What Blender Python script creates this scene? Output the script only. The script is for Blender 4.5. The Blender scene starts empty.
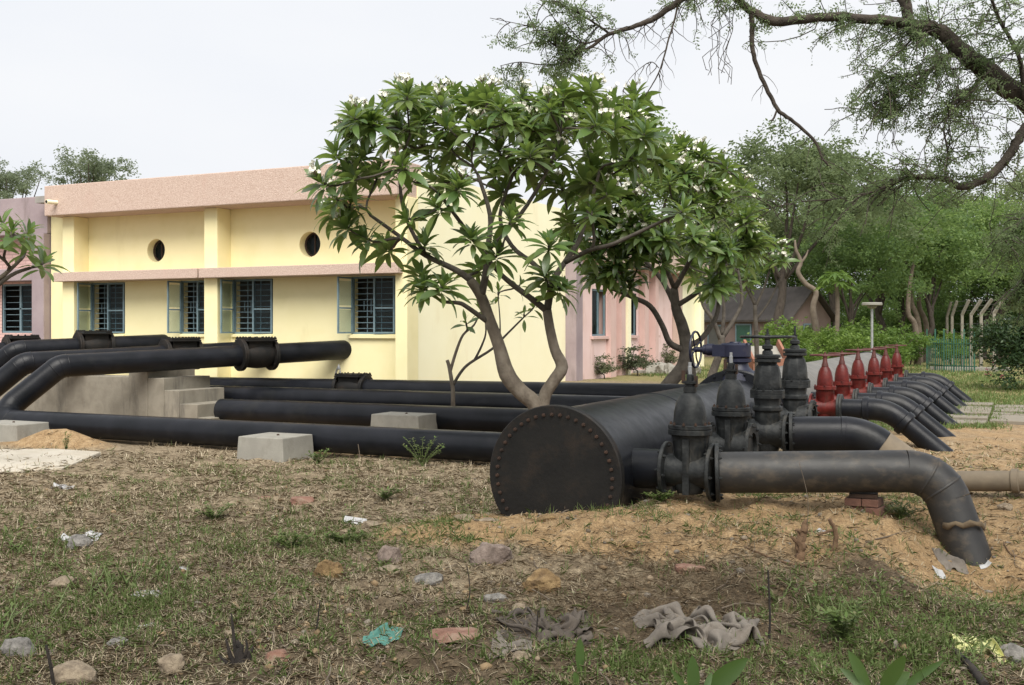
import bpy, bmesh, math, random
import numpy as np
from mathutils import Vector, Matrix, noise as mnoise

# ------------------------------------------------------------------ camera, world, sun, exposure
SC = bpy.context.scene
F = 1081.0            # focal length in pixels of a 1024 wide picture (38 mm on 36 mm)
TH = math.radians(25.2)
ZC = 1.75             # eye height
HY = 329.0            # row of the horizon
cam_d = bpy.data.cameras.new('camera')
cam = bpy.data.objects.new('camera', cam_d)
SC.collection.objects.link(cam)
SC.camera = cam
cam_d.sensor_width = 36.0
cam_d.lens = 36.0 * F / 1024.0
cam_d.shift_y = -(342.5 - HY) / 1024.0
cam_d.clip_end = 3000
cam.location = (0, 0, ZC)
cam.rotation_euler = (math.radians(90), 0, TH)

SUN_EL, SUN_AZ = math.radians(52), math.radians(152)      # azimuth from +Y, clockwise: behind the camera
w = bpy.data.worlds.new("World")
SC.world = w
w.use_nodes = True
nt = w.node_tree
nt.nodes.clear()
out = nt.nodes.new('ShaderNodeOutputWorld')
bg = nt.nodes.new('ShaderNodeBackground')
sky = nt.nodes.new('ShaderNodeTexSky')
sky.sky_type = 'NISHITA'
sky.sun_disc = False
sky.sun_elevation = SUN_EL
sky.sun_rotation = SUN_AZ
sky.dust_density = 6.0
sky.air_density = 1.0
hs = nt.nodes.new('ShaderNodeHueSaturation')
hs.inputs['Saturation'].default_value = 0.12
mx = nt.nodes.new('ShaderNodeMix')
mx.data_type = 'RGBA'
mx.inputs[0].default_value = 0.8
# even white overcast with a faint drift of cloud
tcw = nt.nodes.new('ShaderNodeTexCoord'); mpw = nt.nodes.new('ShaderNodeMapping'); mpw.inputs['Scale'].default_value = (1, 1, 3)
nzw = nt.nodes.new('ShaderNodeTexNoise'); nzw.inputs['Scale'].default_value = 2.2; nzw.inputs['Detail'].default_value = 5
crw = nt.nodes.new('ShaderNodeValToRGB')
crw.color_ramp.elements[0].position = .3; crw.color_ramp.elements[0].color = (.915, .935, .97, 1)
crw.color_ramp.elements[1].position = .7; crw.color_ramp.elements[1].color = (1, 1, 1, 1)
scw = nt.nodes.new('ShaderNodeMix'); scw.data_type = 'RGBA'; scw.blend_type = 'MULTIPLY'; scw.inputs[0].default_value = 1
scw.inputs[6].default_value = (9.3, 9.4, 9.6, 1)
nt.links.new(tcw.outputs['Generated'], mpw.inputs[0]); nt.links.new(mpw.outputs[0], nzw.inputs['Vector'])
nt.links.new(nzw.outputs[0], crw.inputs[0]); nt.links.new(crw.outputs[0], scw.inputs[7]); nt.links.new(scw.outputs[2], mx.inputs[7])
nt.links.new(sky.outputs[0], hs.inputs['Color'])
nt.links.new(hs.outputs[0], mx.inputs[6])
nt.links.new(mx.outputs[2], bg.inputs[0])
bg.inputs[1].default_value = 0.077
nt.links.new(bg.outputs[0], out.inputs[0])

sun_d = bpy.data.lights.new('sun', 'SUN')
sun_d.energy = 3.3
sun_d.angle = math.radians(46)
sun_d.color = (1.0, 0.95, 0.87)
sun = bpy.data.objects.new('sun', sun_d)
SC.collection.objects.link(sun)
sdir = Vector((math.sin(SUN_AZ) * math.cos(SUN_EL), math.cos(SUN_AZ) * math.cos(SUN_EL), math.sin(SUN_EL)))
sun.rotation_euler = sdir.to_track_quat('Z', 'Y').to_euler()
sun.location = (0, 0, 30)
SC.view_settings.view_transform = 'Standard'
SC.view_settings.look = 'None'
SC.view_settings.gamma = 1
SC.view_settings.exposure = 0.62
SC.view_settings.use_curve_mapping = False

# ------------------------------------------------------------------ geometry of the view, used to survey the place
FX, FY = -math.sin(TH), math.cos(TH)
RX, RY = math.cos(TH), math.sin(TH)

def W(px, py, d):
    k = (px - 512) / F
    return Vector((d * (FX + k * RX), d * (FY + k * RY), ZC - (py - HY) * d / F))

def onY(px, py, Y):
    k = (px - 512) / F
    return W(px, py, Y / (FY + k * RY))

def onX(px, py, X):
    k = (px - 512) / F
    return W(px, py, X / (FX + k * RX))

def sst(a, b, x):
    t = np.clip((x - a) / (b - a), 0, 1)
    return t * t * (3 - 2 * t)

def _hash(ix, iy, s):
    n = (ix.astype(np.int64) * 374761393 + iy.astype(np.int64) * 668265263 + s * 974634777) & 0x7fffffff
    n = ((n ^ (n >> 13)) * 1274126177) & 0x7fffffff
    return ((n ^ (n >> 16)) & 0xffff) / 65535.0

def vnoise(x, y, s=0):
    ix, iy = np.floor(x), np.floor(y)
    fx, fy = x - ix, y - iy
    fx = fx * fx * (3 - 2 * fx)
    fy = fy * fy * (3 - 2 * fy)
    a = _hash(ix, iy, s); b = _hash(ix + 1, iy, s); c = _hash(ix, iy + 1, s); e = _hash(ix + 1, iy + 1, s)
    return (a + (b - a) * fx) * (1 - fy) + (c + (e - c) * fx) * fy

def hgt(x, y):
    """height of the ground"""
    x = np.asarray(x, float); y = np.asarray(y, float)
    z = 0.33 * sst(15.6, 18.6, y) * sst(-5.5, -8.0, x)
    z = z - 0.09 * sst(10.2, 12.0, y) * sst(16.2, 15.0, y) * sst(-4.8, -7, x)
    # heap of dug sand round the blind end of the big main, and the bed below the valves
    z = z + 0.15 * np.exp(-(((x + 3.55) / 0.95) ** 2 + ((y - 8.45) / 0.55) ** 2))
    z = z + 0.11 * np.exp(-(((x + 4.3) / 0.55) ** 2 + ((y - 7.85) / 0.38) ** 2)) + 0.05 * sst(6.9, 7.3, y + .2 * (x + 3)) * sst(8.5, 7.9, y) * sst(-4.6, -3.8, x) * sst(-.8, -1.6, x)
    z = z + 0.15 * sst(-3.6, -2.9, x) * sst(-0.55, -1.15, x) * sst(7.2, 8.6, y) * sst(11.5, 10.2, y)
    # heap at the left end of the near pipe
    q = onY(55, 450, 12.35)
    z = z + 0.30 * np.exp(-(((x - q.x) / 0.75) ** 2 + ((y - 12.45) / 0.32) ** 2))
    # the hole the last pipe dives into and the lower ground right of it
    z = z - 0.22 * np.exp(-(((x + 0.30) / 0.55) ** 2 + ((y - 9.2) / 0.9) ** 2))
    z = z - 0.12 * sst(-0.9, 0.2, x + 0.22 * (y - 8)) * sst(10.3, 9.2, y)
    near = sst(30, 14, np.hypot(x, y))
    n = (vnoise(x * 0.9, y * 0.9, 1) - .5) * 0.10 + (vnoise(x * 2.3, y * 2.3, 2) - .5) * 0.06
    bank = sst(-5.2, -3.6, x) * sst(11.5, 9.5, y)              # dug and thrown earth on the right
    n = n + (vnoise(x * 2.9 + 7, y * 2.9, 6) - .5) * .09 * bank
    n = n + (vnoise(x * 6, y * 6, 3) - .5) * (0.035 + .03 * bank) + (vnoise(x * 15, y * 15, 4) - .5) * (0.020 + .016 * bank)
    return z + n * (0.25 + 0.75 * near)

def gz(x, y):
    return float(hgt(np.array([x]), np.array([y]))[0])

def G(px, py):
    """point of the ground seen at a pixel"""
    z = 0.0
    for _ in range(12):
        d = (ZC - z) * F / (py - HY)
        p = W(px, py, d)
        z = 0.5 * z + 0.5 * gz(p.x, p.y)
    p.z = gz(p.x, p.y)
    return p

# ------------------------------------------------------------------ object helpers
COL = SC.collection

def wloc(o):
    v = Vector((0, 0, 0))
    while o is not None:
        v += o.location
        o = o.parent
    return v

class MB:
    def __init__(self):
        self.v = []; self.f = []
    def add(self, vs, fs):
        n = len(self.v)
        self.v.extend([tuple(p) for p in vs])
        self.f.extend([tuple(i + n for i in q) for q in fs])
        return self
    def box(self, x0, x1, y0, y1, z0, z1):
        vs = [(x0, y0, z0), (x1, y0, z0), (x1, y1, z0), (x0, y1, z0), (x0, y0, z1), (x1, y0, z1), (x1, y1, z1), (x0, y1, z1)]
        return self.add(vs, [(0, 3, 2, 1), (4, 5, 6, 7), (0, 1, 5, 4), (1, 2, 6, 5), (2, 3, 7, 6), (3, 0, 4, 7)])
    def obox(self, c, s, m=None):
        """box of size s round c, turned by a 3x3 matrix"""
        m = m or Matrix.Identity(3)
        c = Vector(c)
        vs = []
        for a, b, e in ((-1, -1, -1), (1, -1, -1), (1, 1, -1), (-1, 1, -1), (-1, -1, 1), (1, -1, 1), (1, 1, 1), (-1, 1, 1)):
            vs.append(c + m @ Vector((a * s[0] / 2, b * s[1] / 2, e * s[2] / 2)))
        return self.add(vs, [(0, 3, 2, 1), (4, 5, 6, 7), (0, 1, 5, 4), (1, 2, 6, 5), (2, 3, 7, 6), (3, 0, 4, 7)])
    def tube(self, pts, rad, n=16, cap=True):
        pts = [Vector(p) for p in pts]
        m = len(pts)
        if not hasattr(rad, '__len__'): rad = [rad] * m
        tans = []
        for i in range(m):
            t = (pts[min(i + 1, m - 1)] - pts[max(i - 1, 0)])
            tans.append(t.normalized() if t.length > 1e-9 else Vector((0, 0, 1)))
        t = tans[0]
        u = t.orthogonal().normalized()
        vs = []
        for i in range(m):
            t2 = tans[i]
            q = t.rotation_difference(t2)
            u = q @ u
            u = (u - t2 * u.dot(t2)).normalized()
            t = t2
            b = t.cross(u)
            for j in range(n):
                a = 2 * math.pi * j / n
                vs.append(pts[i] + (u * math.cos(a) + b * math.sin(a)) * rad[i])
        fs = []
        for i in range(m - 1):
            for j in range(n):
                k = (j + 1) % n
                fs.append((i * n + j, i * n + k, (i + 1) * n + k, (i + 1) * n + j))
        if cap:
            fs.append(tuple(range(n - 1, -1, -1)))
            fs.append(tuple((m - 1) * n + j for j in range(n)))
        return self.add(vs, fs)
    def lathe(self, prof, o=(0, 0, 0), ax=(0, 0, 1), n=24, sy=1.0, phase=0.0):
        """prof: (radius, height) pairs along the axis; sy squashes one way"""
        ax = Vector(ax).normalized()
        if abs(ax.z) > .9: u = Vector((1, 0, 0))
        else: u = Vector((0, 0, 1))
        u = (u - ax * u.dot(ax)).normalized()
        b = ax.cross(u)
        o = Vector(o)
        vs = []
        for r, h in prof:
            for j in range(n):
                a = 2 * math.pi * j / n + phase
                vs.append(o + ax * h + u * r * math.cos(a) + b * r * sy * math.sin(a))
        m = len(prof)
        fs = []
        for i in range(m - 1):
            for j in range(n):
                k = (j + 1) % n
                fs.append((i * n + j, i * n + k, (i + 1) * n + k, (i + 1) * n + j))
        fs.append(tuple(range(n - 1, -1, -1)))
        fs.append(tuple((m - 1) * n + j for j in range(n)))
        return self.add(vs, fs)
    def ring(self, o, ax, R, r, n=28, m=8):
        ax = Vector(ax).normalized()
        u = ax.orthogonal().normalized(); b = ax.cross(u); o = Vector(o)
        vs = []; fs = []
        for i in range(n):
            a = 2 * math.pi * i / n
            e = u * math.cos(a) + b * math.sin(a)
            for j in range(m):
                c = 2 * math.pi * j / m
                vs.append(o + e * (R + r * math.cos(c)) + ax * r * math.sin(c))
        for i in range(n):
            for j in range(m):
                fs.append((i * m + j, ((i + 1) % n) * m + j, ((i + 1) % n) * m + (j + 1) % m, i * m + (j + 1) % m))
        return self.add(vs, fs)
    def hole_ring(self, o, ax, R, r, t, n=28):
        """flat ring (an open flange) from radius r to R, thickness t along the axis"""
        ax = Vector(ax).normalized()
        u = ax.orthogonal().normalized(); b = ax.cross(u); o = Vector(o)
        vs = []; fs = []
        for i in range(n):
            a = 2 * math.pi * i / n
            e = u * math.cos(a) + b * math.sin(a)
            vs += [o + e * R, o + e * R + ax * t, o + e * r + ax * t, o + e * r]
        for i in range(n):
            k = (i + 1) % n
            for j in range(4):
                fs.append((i * 4 + j, k * 4 + j, k * 4 + (j + 1) % 4, i * 4 + (j + 1) % 4))
        return self.add(vs, fs)
    def bolts(self, o, ax, R, n, r=.015, h=.03, phase=0.1):
        ax = Vector(ax).normalized()
        u = ax.orthogonal().normalized(); b = ax.cross(u); o = Vector(o)
        for i in range(n):
            a = 2 * math.pi * i / n + phase
            e = u * math.cos(a) + b * math.sin(a)
            self.lathe([(r, 0), (r, h * .6), (r * .55, h * .62), (r * .55, h)], o + e * R, ax, 6)
        return self
    def build(self, name, m, parent=None, smooth=True, angle=35, bevel=0, loc=None):
        off = wloc(parent) if parent is not None else Vector((0, 0, 0))
        if loc is not None: off = off + (Vector(loc) - off)
        me = bpy.data.meshes.new(name)
        me.from_pydata([tuple(Vector(p) - off) for p in self.v], [], self.f)
        bm = bmesh.new(); bm.from_mesh(me)
        bmesh.ops.recalc_face_normals(bm, faces=bm.faces)
        if bevel:
            eds = [e for e in bm.edges if len(e.link_faces) == 2 and e.calc_face_angle(0) > .6]
            bmesh.ops.bevel(bm, geom=eds, offset=bevel, segments=2, profile=.6, affect='EDGES')
        bm.to_mesh(me); bm.free()
        if smooth:
            me.polygons.foreach_set('use_smooth', [True] * len(me.polygons))
            me.set_sharp_from_angle(angle=math.radians(angle))
        if m is not None: me.materials.append(m)
        o = bpy.data.objects.new(name, me)
        COL.objects.link(o)
        if parent is not None: o.parent = parent
        if loc is not None:
            o.location = Vector(loc) - (wloc(parent) if parent is not None else Vector((0, 0, 0)))
        return o

def thing(name, label, cat, loc=(0, 0, 0), rz=0, group=None):
    o = bpy.data.objects.new(name, None)
    COL.objects.link(o)
    o.location = loc
    o.rotation_euler = (0, 0, rz)
    o.empty_display_size = .1
    return tag(o, label, cat, group)

def tag(o, label, cat, group=None):
    o['label'] = label
    o['category'] = cat
    if group: o['group'] = group
    return o

def struct(o):
    o['kind'] = 'structure'
    return o

def stuff(o):
    o['kind'] = 'stuff'
    return o

def kids():
    d = {}
    for o in bpy.data.objects:
        if o.parent is not None: d.setdefault(o.parent, []).append(o)
    return d

def dup(root, loc, rz=0, label=None, scale=None):
    kd = kids()
    def cp(o, par):
        c = o.copy()
        COL.objects.link(c)
        c.parent = par
        for ch in kd.get(o, []): cp(ch, c)
        return c
    r = cp(root, None)
    r.location = loc
    r.rotation_euler = (0, 0, rz)
    if scale: r.scale = scale
    if label: r['label'] = label
    return r

def raw_mesh(name, V, Q, m, parent=None, loops=None):
    """fast mesh from numpy arrays: V (n,3), Q (m,k) faces with k corners each"""
    me = bpy.data.meshes.new(name)
    V = np.asarray(V, np.float32); Q = np.asarray(Q, np.int32)
    if parent is not None: V = V - np.array(wloc(parent), np.float32)
    k = Q.shape[1]
    me.vertices.add(len(V)); me.vertices.foreach_set('co', V.ravel())
    me.loops.add(Q.size); me.loops.foreach_set('vertex_index', Q.ravel())
    me.polygons.add(len(Q))
    me.polygons.foreach_set('loop_start', np.arange(0, Q.size, k, dtype=np.int32))
    me.update(calc_edges=True); me.validate()
    if m is not None: me.materials.append(m)
    o = bpy.data.objects.new(name, me)
    COL.objects.link(o)
    if parent is not None: o.parent = parent
    return o

# ------------------------------------------------------------------ materials
def nodes_of(name):
    m = bpy.data.materials.new(name)
    m.use_nodes = True
    t = m.node_tree
    return m, t, t.nodes['Principled BSDF'], t.nodes['Material Output']

def N(t, kind, **kw):
    n = t.nodes.new(kind)
    for k, v in kw.items():
        if k in ('op',): n.operation = v
        else: setattr(n, k, v)
    return n

def noise_node(t, scale, detail=4, rough=.55, coord='Object', stretch=None):
    tc = N(t, 'ShaderNodeTexCoord')
    nz = N(t, 'ShaderNodeTexNoise')
    nz.inputs['Scale'].default_value = scale
    nz.inputs['Detail'].default_value = detail
    nz.inputs['Roughness'].default_value = rough
    if stretch:
        mp = N(t, 'ShaderNodeMapping')
        mp.inputs['Scale'].default_value = stretch
        t.links.new(tc.outputs[coord], mp.inputs[0])
        t.links.new(mp.outputs[0], nz.inputs['Vector'])
    else:
        t.links.new(tc.outputs[coord], nz.inputs['Vector'])
    return nz

def ramp(t, src, stops):
    r = N(t, 'ShaderNodeValToRGB')
    cr = r.color_ramp
    while len(cr.elements) < len(stops): cr.elements.new(.5)
    for e, (p, c) in zip(cr.elements, stops):
        e.position = p
        e.color = (*c, 1) if len(c) == 3 else c
    t.links.new(src, r.inputs[0])
    return r

def mixc(t, fac, a, b):
    m = N(t, 'ShaderNodeMix', data_type='RGBA')
    if isinstance(fac, float): m.inputs[0].default_value = fac
    else: t.links.new(fac, m.inputs[0])
    for i, c in ((6, a), (7, b)):
        if isinstance(c, tuple): m.inputs[i].default_value = (*c, 1)
        else: t.links.new(c, m.inputs[i])
    return m.outputs[2]

def surf(name, cols, scale=3, rough=.7, bump=.0, bscale=40, stain=None, stretch=None, metallic=0, detail=5, spec=.5, rvar=0):
    """painted / stone / metal surface: noise between colours, optional stains, fine relief"""
    m, t, b, o = nodes_of(name)
    nz = noise_node(t, scale, detail, stretch=stretch)
    k = len(cols)
    r = ramp(t, nz.outputs[0], [(.3 + .4 * i / max(1, k - 1), c) for i, c in enumerate(cols)])
    c = r.outputs[0]
    if stain:
        col, sc, lo, hi, st = stain
        n2 = noise_node(t, sc, 6, .65, stretch=st)
        r2 = ramp(t, n2.outputs[0], [(lo, (0, 0, 0)), (hi, (1, 1, 1))])
        c = mixc(t, r2.outputs[0], c, col)
    t.links.new(c, b.inputs['Base Color'])
    b.inputs['Roughness'].default_value = rough
    b.inputs['Metallic'].default_value = metallic
    b.inputs['Specular IOR Level'].default_value = spec
    if rvar:
        n4 = noise_node(t, 7, 5)
        mr = N(t, 'ShaderNodeMapRange')
        mr.inputs[1].default_value = .3; mr.inputs[2].default_value = .7
        mr.inputs[3].default_value = rough - rvar; mr.inputs[4].default_value = rough + rvar
        t.links.new(n4.outputs[0], mr.inputs[0]); t.links.new(mr.outputs[0], b.inputs['Roughness'])
    if bump:
        n3 = noise_node(t, bscale, 4)
        bp = N(t, 'ShaderNodeBump')
        bp.inputs['Strength'].default_value = 1
        bp.inputs['Distance'].default_value = bump
        t.links.new(n3.outputs[0], bp.inputs['Height'])
        t.links.new(bp.outputs[0], b.inputs['Normal'])
    return m

def leafy(name, cols, rough=.45, trans=.25, tcol=(.16, .24, .04), by='island', spec=.5, tint=False):
    m, t, b, o = nodes_of(name)
    if by == 'object':
        s = N(t, 'ShaderNodeObjectInfo').outputs['Random']
    else:
        s = N(t, 'ShaderNodeNewGeometry').outputs['Random Per Island']
    k = len(cols)
    r = ramp(t, s, [(i / max(1, k - 1), c) for i, c in enumerate(cols)])
    cs = r.outputs[0]
    if tint:                                            # every tree of a kind has its own tone
        oi = N(t, 'ShaderNodeObjectInfo')
        tr_ = ramp(t, oi.outputs['Random'], [(0, (.48, .55, .55)), (.35, (1.1, 1.05, .9)), (.7, (.72, .82, .85)), (1, (1.4, 1.3, 1.05))])
        ml = N(t, 'ShaderNodeMix', data_type='RGBA', blend_type='MULTIPLY'); ml.inputs[0].default_value = 1
        t.links.new(cs, ml.inputs[6]); t.links.new(tr_.outputs[0], ml.inputs[7]); cs = ml.outputs[2]
    t.links.new(cs, b.inputs['Base Color'])
    b.inputs['Roughness'].default_value = rough
    b.inputs['Specular IOR Level'].default_value = spec
    if trans:
        tr = N(t, 'ShaderNodeBsdfTranslucent')
        tr.inputs[0].default_value = (*tcol, 1)
        mxs = N(t, 'ShaderNodeMixShader')
        mxs.inputs[0].default_value = trans
        t.links.new(b.outputs[0], mxs.inputs[1]); t.links.new(tr.outputs[0], mxs.inputs[2])
        t.links.new(mxs.outputs[0], o.inputs['Surface'])
    return m

M = {}
M['yellow'] = surf('yellow_limewash', [(.82, .74, .41), (.87, .79, .47), (.845, .765, .44)], 1.3, .85, .0012, 60,
                   stain=((.74, .655, .36), 1.1, .60, .85, (1.5, 1.5, .35)))
M['cream'] = surf('pale_yellow_limewash', [(.90, .85, .58), (.93, .89, .64)], 1.0, .85, .0012, 60,
                  stain=((.80, .71, .46), .9, .58, .85, (1.4, 1.4, .4)))
M['pinkcast'] = surf('pink_roughcast', [(.40, .285, .235), (.51, .39, .325), (.60, .485, .42)], 48, .95, .012, 45,
                     stain=((.50, .36, .30), 1.6, .58, .8, (2, 2, .5)))
M['pinkwall'] = surf('pink_wall', [(.72, .53, .50), (.78, .60, .57)], 1.5, .9, .002, 40,
                     stain=((.52, .33, .27), 1.5, .55, .8, (2, 2, .5)))
M['pinkdeep'] = surf('faded_rose_wall', [(.56, .385, .345), (.63, .45, .41)], 1.5, .9, .002, 40)
M['mauve'] = surf('mauve_plaster', [(.27, .215, .23), (.34, .28, .29)], 1.6, .9, .004, 30,
                  stain=((.20, .16, .16), 1.3, .52, .75, (2, 2, .5)))
M['roof'] = surf('roof_cement', [(.25, .24, .22), (.34, .32, .3)], 2, .9)
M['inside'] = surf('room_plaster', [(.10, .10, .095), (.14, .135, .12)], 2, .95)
M['conc'] = surf('cast_concrete', [(.165, .148, .118), (.235, .215, .175), (.19, .172, .138)], 2.2, .9, .003, 35,
                 stain=((.085, .078, .066), 1.6, .54, .75, (2.2, 2.2, .45)))
M['conc_pale'] = surf('pale_concrete', [(.215, .205, .18), (.285, .275, .24)], 3, .9, .003, 45,
                      stain=((.16, .145, .12), 2.5, .55, .8, (1, 1, .6)))
M['slab'] = surf('screed_slab', [(.40, .36, .29), (.50, .46, .39)], 2, .92, .003, 30,
                 stain=((.33, .26, .17), 1.2, .5, .75, None))
M['black'] = surf('bitumen_paint', [(.005, .006, .008), (.008, .009, .012), (.012, .013, .017)], 2.5, .36, .0012, 18,
                  stain=((.024, .024, .024), 1.7, .56, .85, (1, 1, 1)), rvar=.07, spec=.22)
M['black_dusty'] = surf('dusty_bitumen', [(.016, .016, .017), (.030, .029, .028)], 3, .5, .0015, 22,
                        stain=((.095, .074, .052), 4.0, .50, .80, (1.6, 1.6, 2.4)), rvar=.08)
M['plate'] = surf('rusty_black_plate', [(.005, .005, .005), (.012, .011, .010)], 3, .6, .002, 25,
                  stain=((.040, .026, .017), 3.5, .52, .88, None), spec=.3)
M['rustbolt'] = surf('rusted_bolt', [(.022, .013, .009), (.06, .030, .018)], 9, .85)
M['iron'] = surf('grey_black_cast_iron', [(.007, .008, .009), (.016, .018, .019), (.036, .038, .038)], 9, .5, .004, 30,
                 stain=((.075, .068, .056), 6, .56, .80, (1, 1, .35)), rvar=.12, spec=.3)
M['blue'] = surf('navy_enamel', [(.004, .006, .020), (.008, .010, .032)], 4, .45, .001, 30,
                 stain=((.05, .045, .045), 4, .6, .85, None))
M['red'] = surf('oxide_red_paint', [(.050, .005, .004), (.092, .008, .006), (.135, .014, .009)], 7, .45, .003, 30,
                stain=((.030, .014, .010), 7, .54, .75, (1, 1, .35)), rvar=.1, spec=.35)
M['redwheel'] = surf('dull_red_rim', [(.055, .012, .010), (.10, .026, .020)], 6, .55)
M['steelblue'] = surf('blue_grey_window_paint', [(.13, .20, .235), (.19, .275, .31)], 6, .55)
M['rustbrown'] = surf('brick_red_wood', [(.20, .085, .055), (.28, .13, .085)], 5, .85, .003, 30)
M['dustpipe'] = surf('dust_covered_pipe', [(.10, .096, .09), (.17, .163, .15)], 3, .62, .002, 25)
M['tanpipe'] = surf('sand_covered_pipe', [(.14, .115, .085), (.21, .17, .12)], 5, .9, .003, 25)
M['steel'] = surf('galvanised_steel', [(.30, .31, .32), (.42, .43, .44)], 8, .5, metallic=.6)
M['green_iron'] = surf('green_fence_paint', [(.015, .07, .045), (.03, .11, .07)], 6, .5)
M['white_paint'] = surf('white_enamel', [(.70, .70, .68), (.8, .8, .78)], 4, .5)

def glass_mat():
    m, t, b, o = nodes_of('window_glass')
    b.inputs['Base Color'].default_value = (.03, .04, .045, 1)
    b.inputs['Roughness'].default_value = .08
    g = N(t, 'ShaderNodeBsdfTransparent')
    g.inputs[0].default_value = (.86, .91, .92, 1)
    mm = N(t, 'ShaderNodeMixShader')
    mm.inputs[0].default_value = .88
    t.links.new(b.outputs[0], mm.inputs[1]); t.links.new(g.outputs[0], mm.inputs[2])
    t.links.new(mm.outputs[0], o.inputs['Surface'])
    return m
M['glass'] = glass_mat()

def brick_mat():
    m, t, b, o = nodes_of('pink_painted_brick')
    tc = N(t, 'ShaderNodeTexCoord')
    mp = N(t, 'ShaderNodeMapping')
    mp.inputs['Rotation'].default_value = (math.radians(90), 0, 0)
    br = N(t, 'ShaderNodeTexBrick')
    br.inputs['Color1'].default_value = (.60, .40, .37, 1); br.inputs['Color2'].default_value = (.68, .47, .43, 1)
    br.inputs['Mortar'].default_value = (.46, .31, .28, 1)
    br.inputs['Scale'].default_value = 1.0
    br.inputs['Brick Width'].default_value = .24; br.inputs['Row Height'].default_value = .085
    br.inputs['Mortar Size'].default_value = .008
    t.links.new(tc.outputs['Object'], mp.inputs[0]); t.links.new(mp.outputs[0], br.inputs['Vector'])
    t.links.new(br.outputs[0], b.inputs['Base Color'])
    b.inputs['Roughness'].default_value = .9
    bp = N(t, 'ShaderNodeBump'); bp.inputs['Distance'].default_value = .006; bp.invert = True
    t.links.new(br.outputs['Fac'], bp.inputs['Height']); t.links.new(bp.outputs[0], b.inputs['Normal'])
    return m
M['pinkbrick'] = brick_mat()
M['bark'] = surf('plumeria_bark', [(.085, .068, .052), (.145, .12, .092), (.19, .165, .132)], 7, .9, .01, 22, stretch=(1, 1, .6),
                 stain=((.085, .068, .05), 3, .5, .75, None))
M['twigbark'] = surf('plumeria_young_bark', [(.042, .035, .028), (.075, .064, .052), (.105, .092, .076)], 8, .9, .008, 25)
M['darkbark'] = surf('acacia_bark', [(.038, .030, .024), (.078, .063, .050)], 9, .95, .02, 25, stretch=(1, 1, .4))
M['palebark'] = surf('pale_bark', [(.11, .085, .062), (.18, .145, .11)], 6, .9, .01, 25)

# ------------------------------------------------------------------ ground
def axis_lines(lo, hi, step, far0, far1, grow=1.09):
    a = list(np.arange(lo, hi + 1e-6, step))
    s = step; x = lo
    pre = []
    while x > far0:
        s *= grow; x -= s; pre.append(x)
    s = step; x = a[-1]; post = []
    while x < far1:
        s *= grow; x += s; post.append(x)
    return np.array(pre[::-1] + a + post)

gx = axis_lines(-9.5, 1.6, .045, -900, 900)
gy = axis_lines(3.6, 12.8, .045, -300, 1400)
XX, YY = np.meshgrid(gx, gy)
ZZ = hgt(XX, YY)
nx, ny = len(gx), len(gy)
GV = np.stack([XX.ravel(), YY.ravel(), ZZ.ravel()], 1)
ii = (np.arange(ny - 1)[:, None] * nx + np.arange(nx - 1)[None, :]).ravel()
GQ = np.stack([ii, ii + 1, ii + nx + 1, ii + nx], 1)

m, t, b, o = nodes_of('soil')
at = N(t, 'ShaderNodeVertexColor'); at.layer_name = 'region'
sp = N(t, 'ShaderNodeSeparateColor'); t.links.new(at.outputs[0], sp.inputs[0])
n1 = noise_node(t, 1.6, 8, .62); n2 = noise_node(t, 9, 7, .66); n3 = noise_node(t, 45, 5, .65)
earth = ramp(t, n2.outputs[0], [(.28, (.11, .083, .056)), (.45, (.19, .15, .104)), (.58, (.27, .22, .155)), (.75, (.36, .305, .225))])
sand = ramp(t, n2.outputs[0], [(.25, (.185, .120, .064)), (.5, (.29, .200, .112)), (.75, (.385, .285, .175))])
lawn = ramp(t, n2.outputs[0], [(.3, (.125, .125, .05)), (.5, (.205, .185, .085)), (.7, (.30, .25, .145))])
def wob(ch, sc=.55):
    a = N(t, 'ShaderNodeMath', op='ADD'); a.use_clamp = False
    s = N(t, 'ShaderNodeMath', op='MULTIPLY_ADD'); s.inputs[1].default_value = 1.5 * sc; s.inputs[2].default_value = -.75 * sc
    t.links.new(n1.outputs[0], s.inputs[0])
    t.links.new(sp.outputs[ch], a.inputs[0]); t.links.new(s.outputs[0], a.inputs[1])
    r = ramp(t, a.outputs[0], [(.30, (0, 0, 0)), (.62, (1, 1, 1))])
    return r.outputs[0]
c = mixc(t, wob(0), earth.outputs[0], sand.outputs[0])
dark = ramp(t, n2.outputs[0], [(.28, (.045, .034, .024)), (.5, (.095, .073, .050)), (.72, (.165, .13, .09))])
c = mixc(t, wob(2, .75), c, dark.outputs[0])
c = mixc(t, wob(1), c, lawn.outputs[0])
n5 = noise_node(t, 120, 3, .6)
f1 = ramp(t, n3.outputs[0], [(.3, (.62, .62, .62)), (.7, (1.30, 1.27, 1.2))])
f2 = ramp(t, n5.outputs[0], [(.3, (.7, .7, .7)), (.7, (1.3, 1.3, 1.3))])
fmx = N(t, 'ShaderNodeMix', data_type='RGBA', blend_type='MULTIPLY'); fmx.inputs[0].default_value = 1
t.links.new(f1.outputs[0], fmx.inputs[6]); t.links.new(f2.outputs[0], fmx.inputs[7])
mm = N(t, 'ShaderNodeMix', data_type='RGBA', blend_type='MULTIPLY'); mm.inputs[0].default_value = 1
t.links.new(c, mm.inputs[6]); t.links.new(fmx.outputs[2], mm.inputs[7])
t.links.new(mm.outputs[2], b.inputs['Base Color'])
b.inputs['Roughness'].default_value = .97
b.inputs['Specular IOR Level'].default_value = .15
bp = N(t, 'ShaderNodeBump'); bp.inputs['Distance'].default_value = .03
ad = N(t, 'ShaderNodeMath', op='MULTIPLY_ADD'); ad.inputs[1].default_value = .35
t.links.new(n3.outputs[0], ad.inputs[0]); t.links.new(n2.outputs[0], ad.inputs[2])
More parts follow.
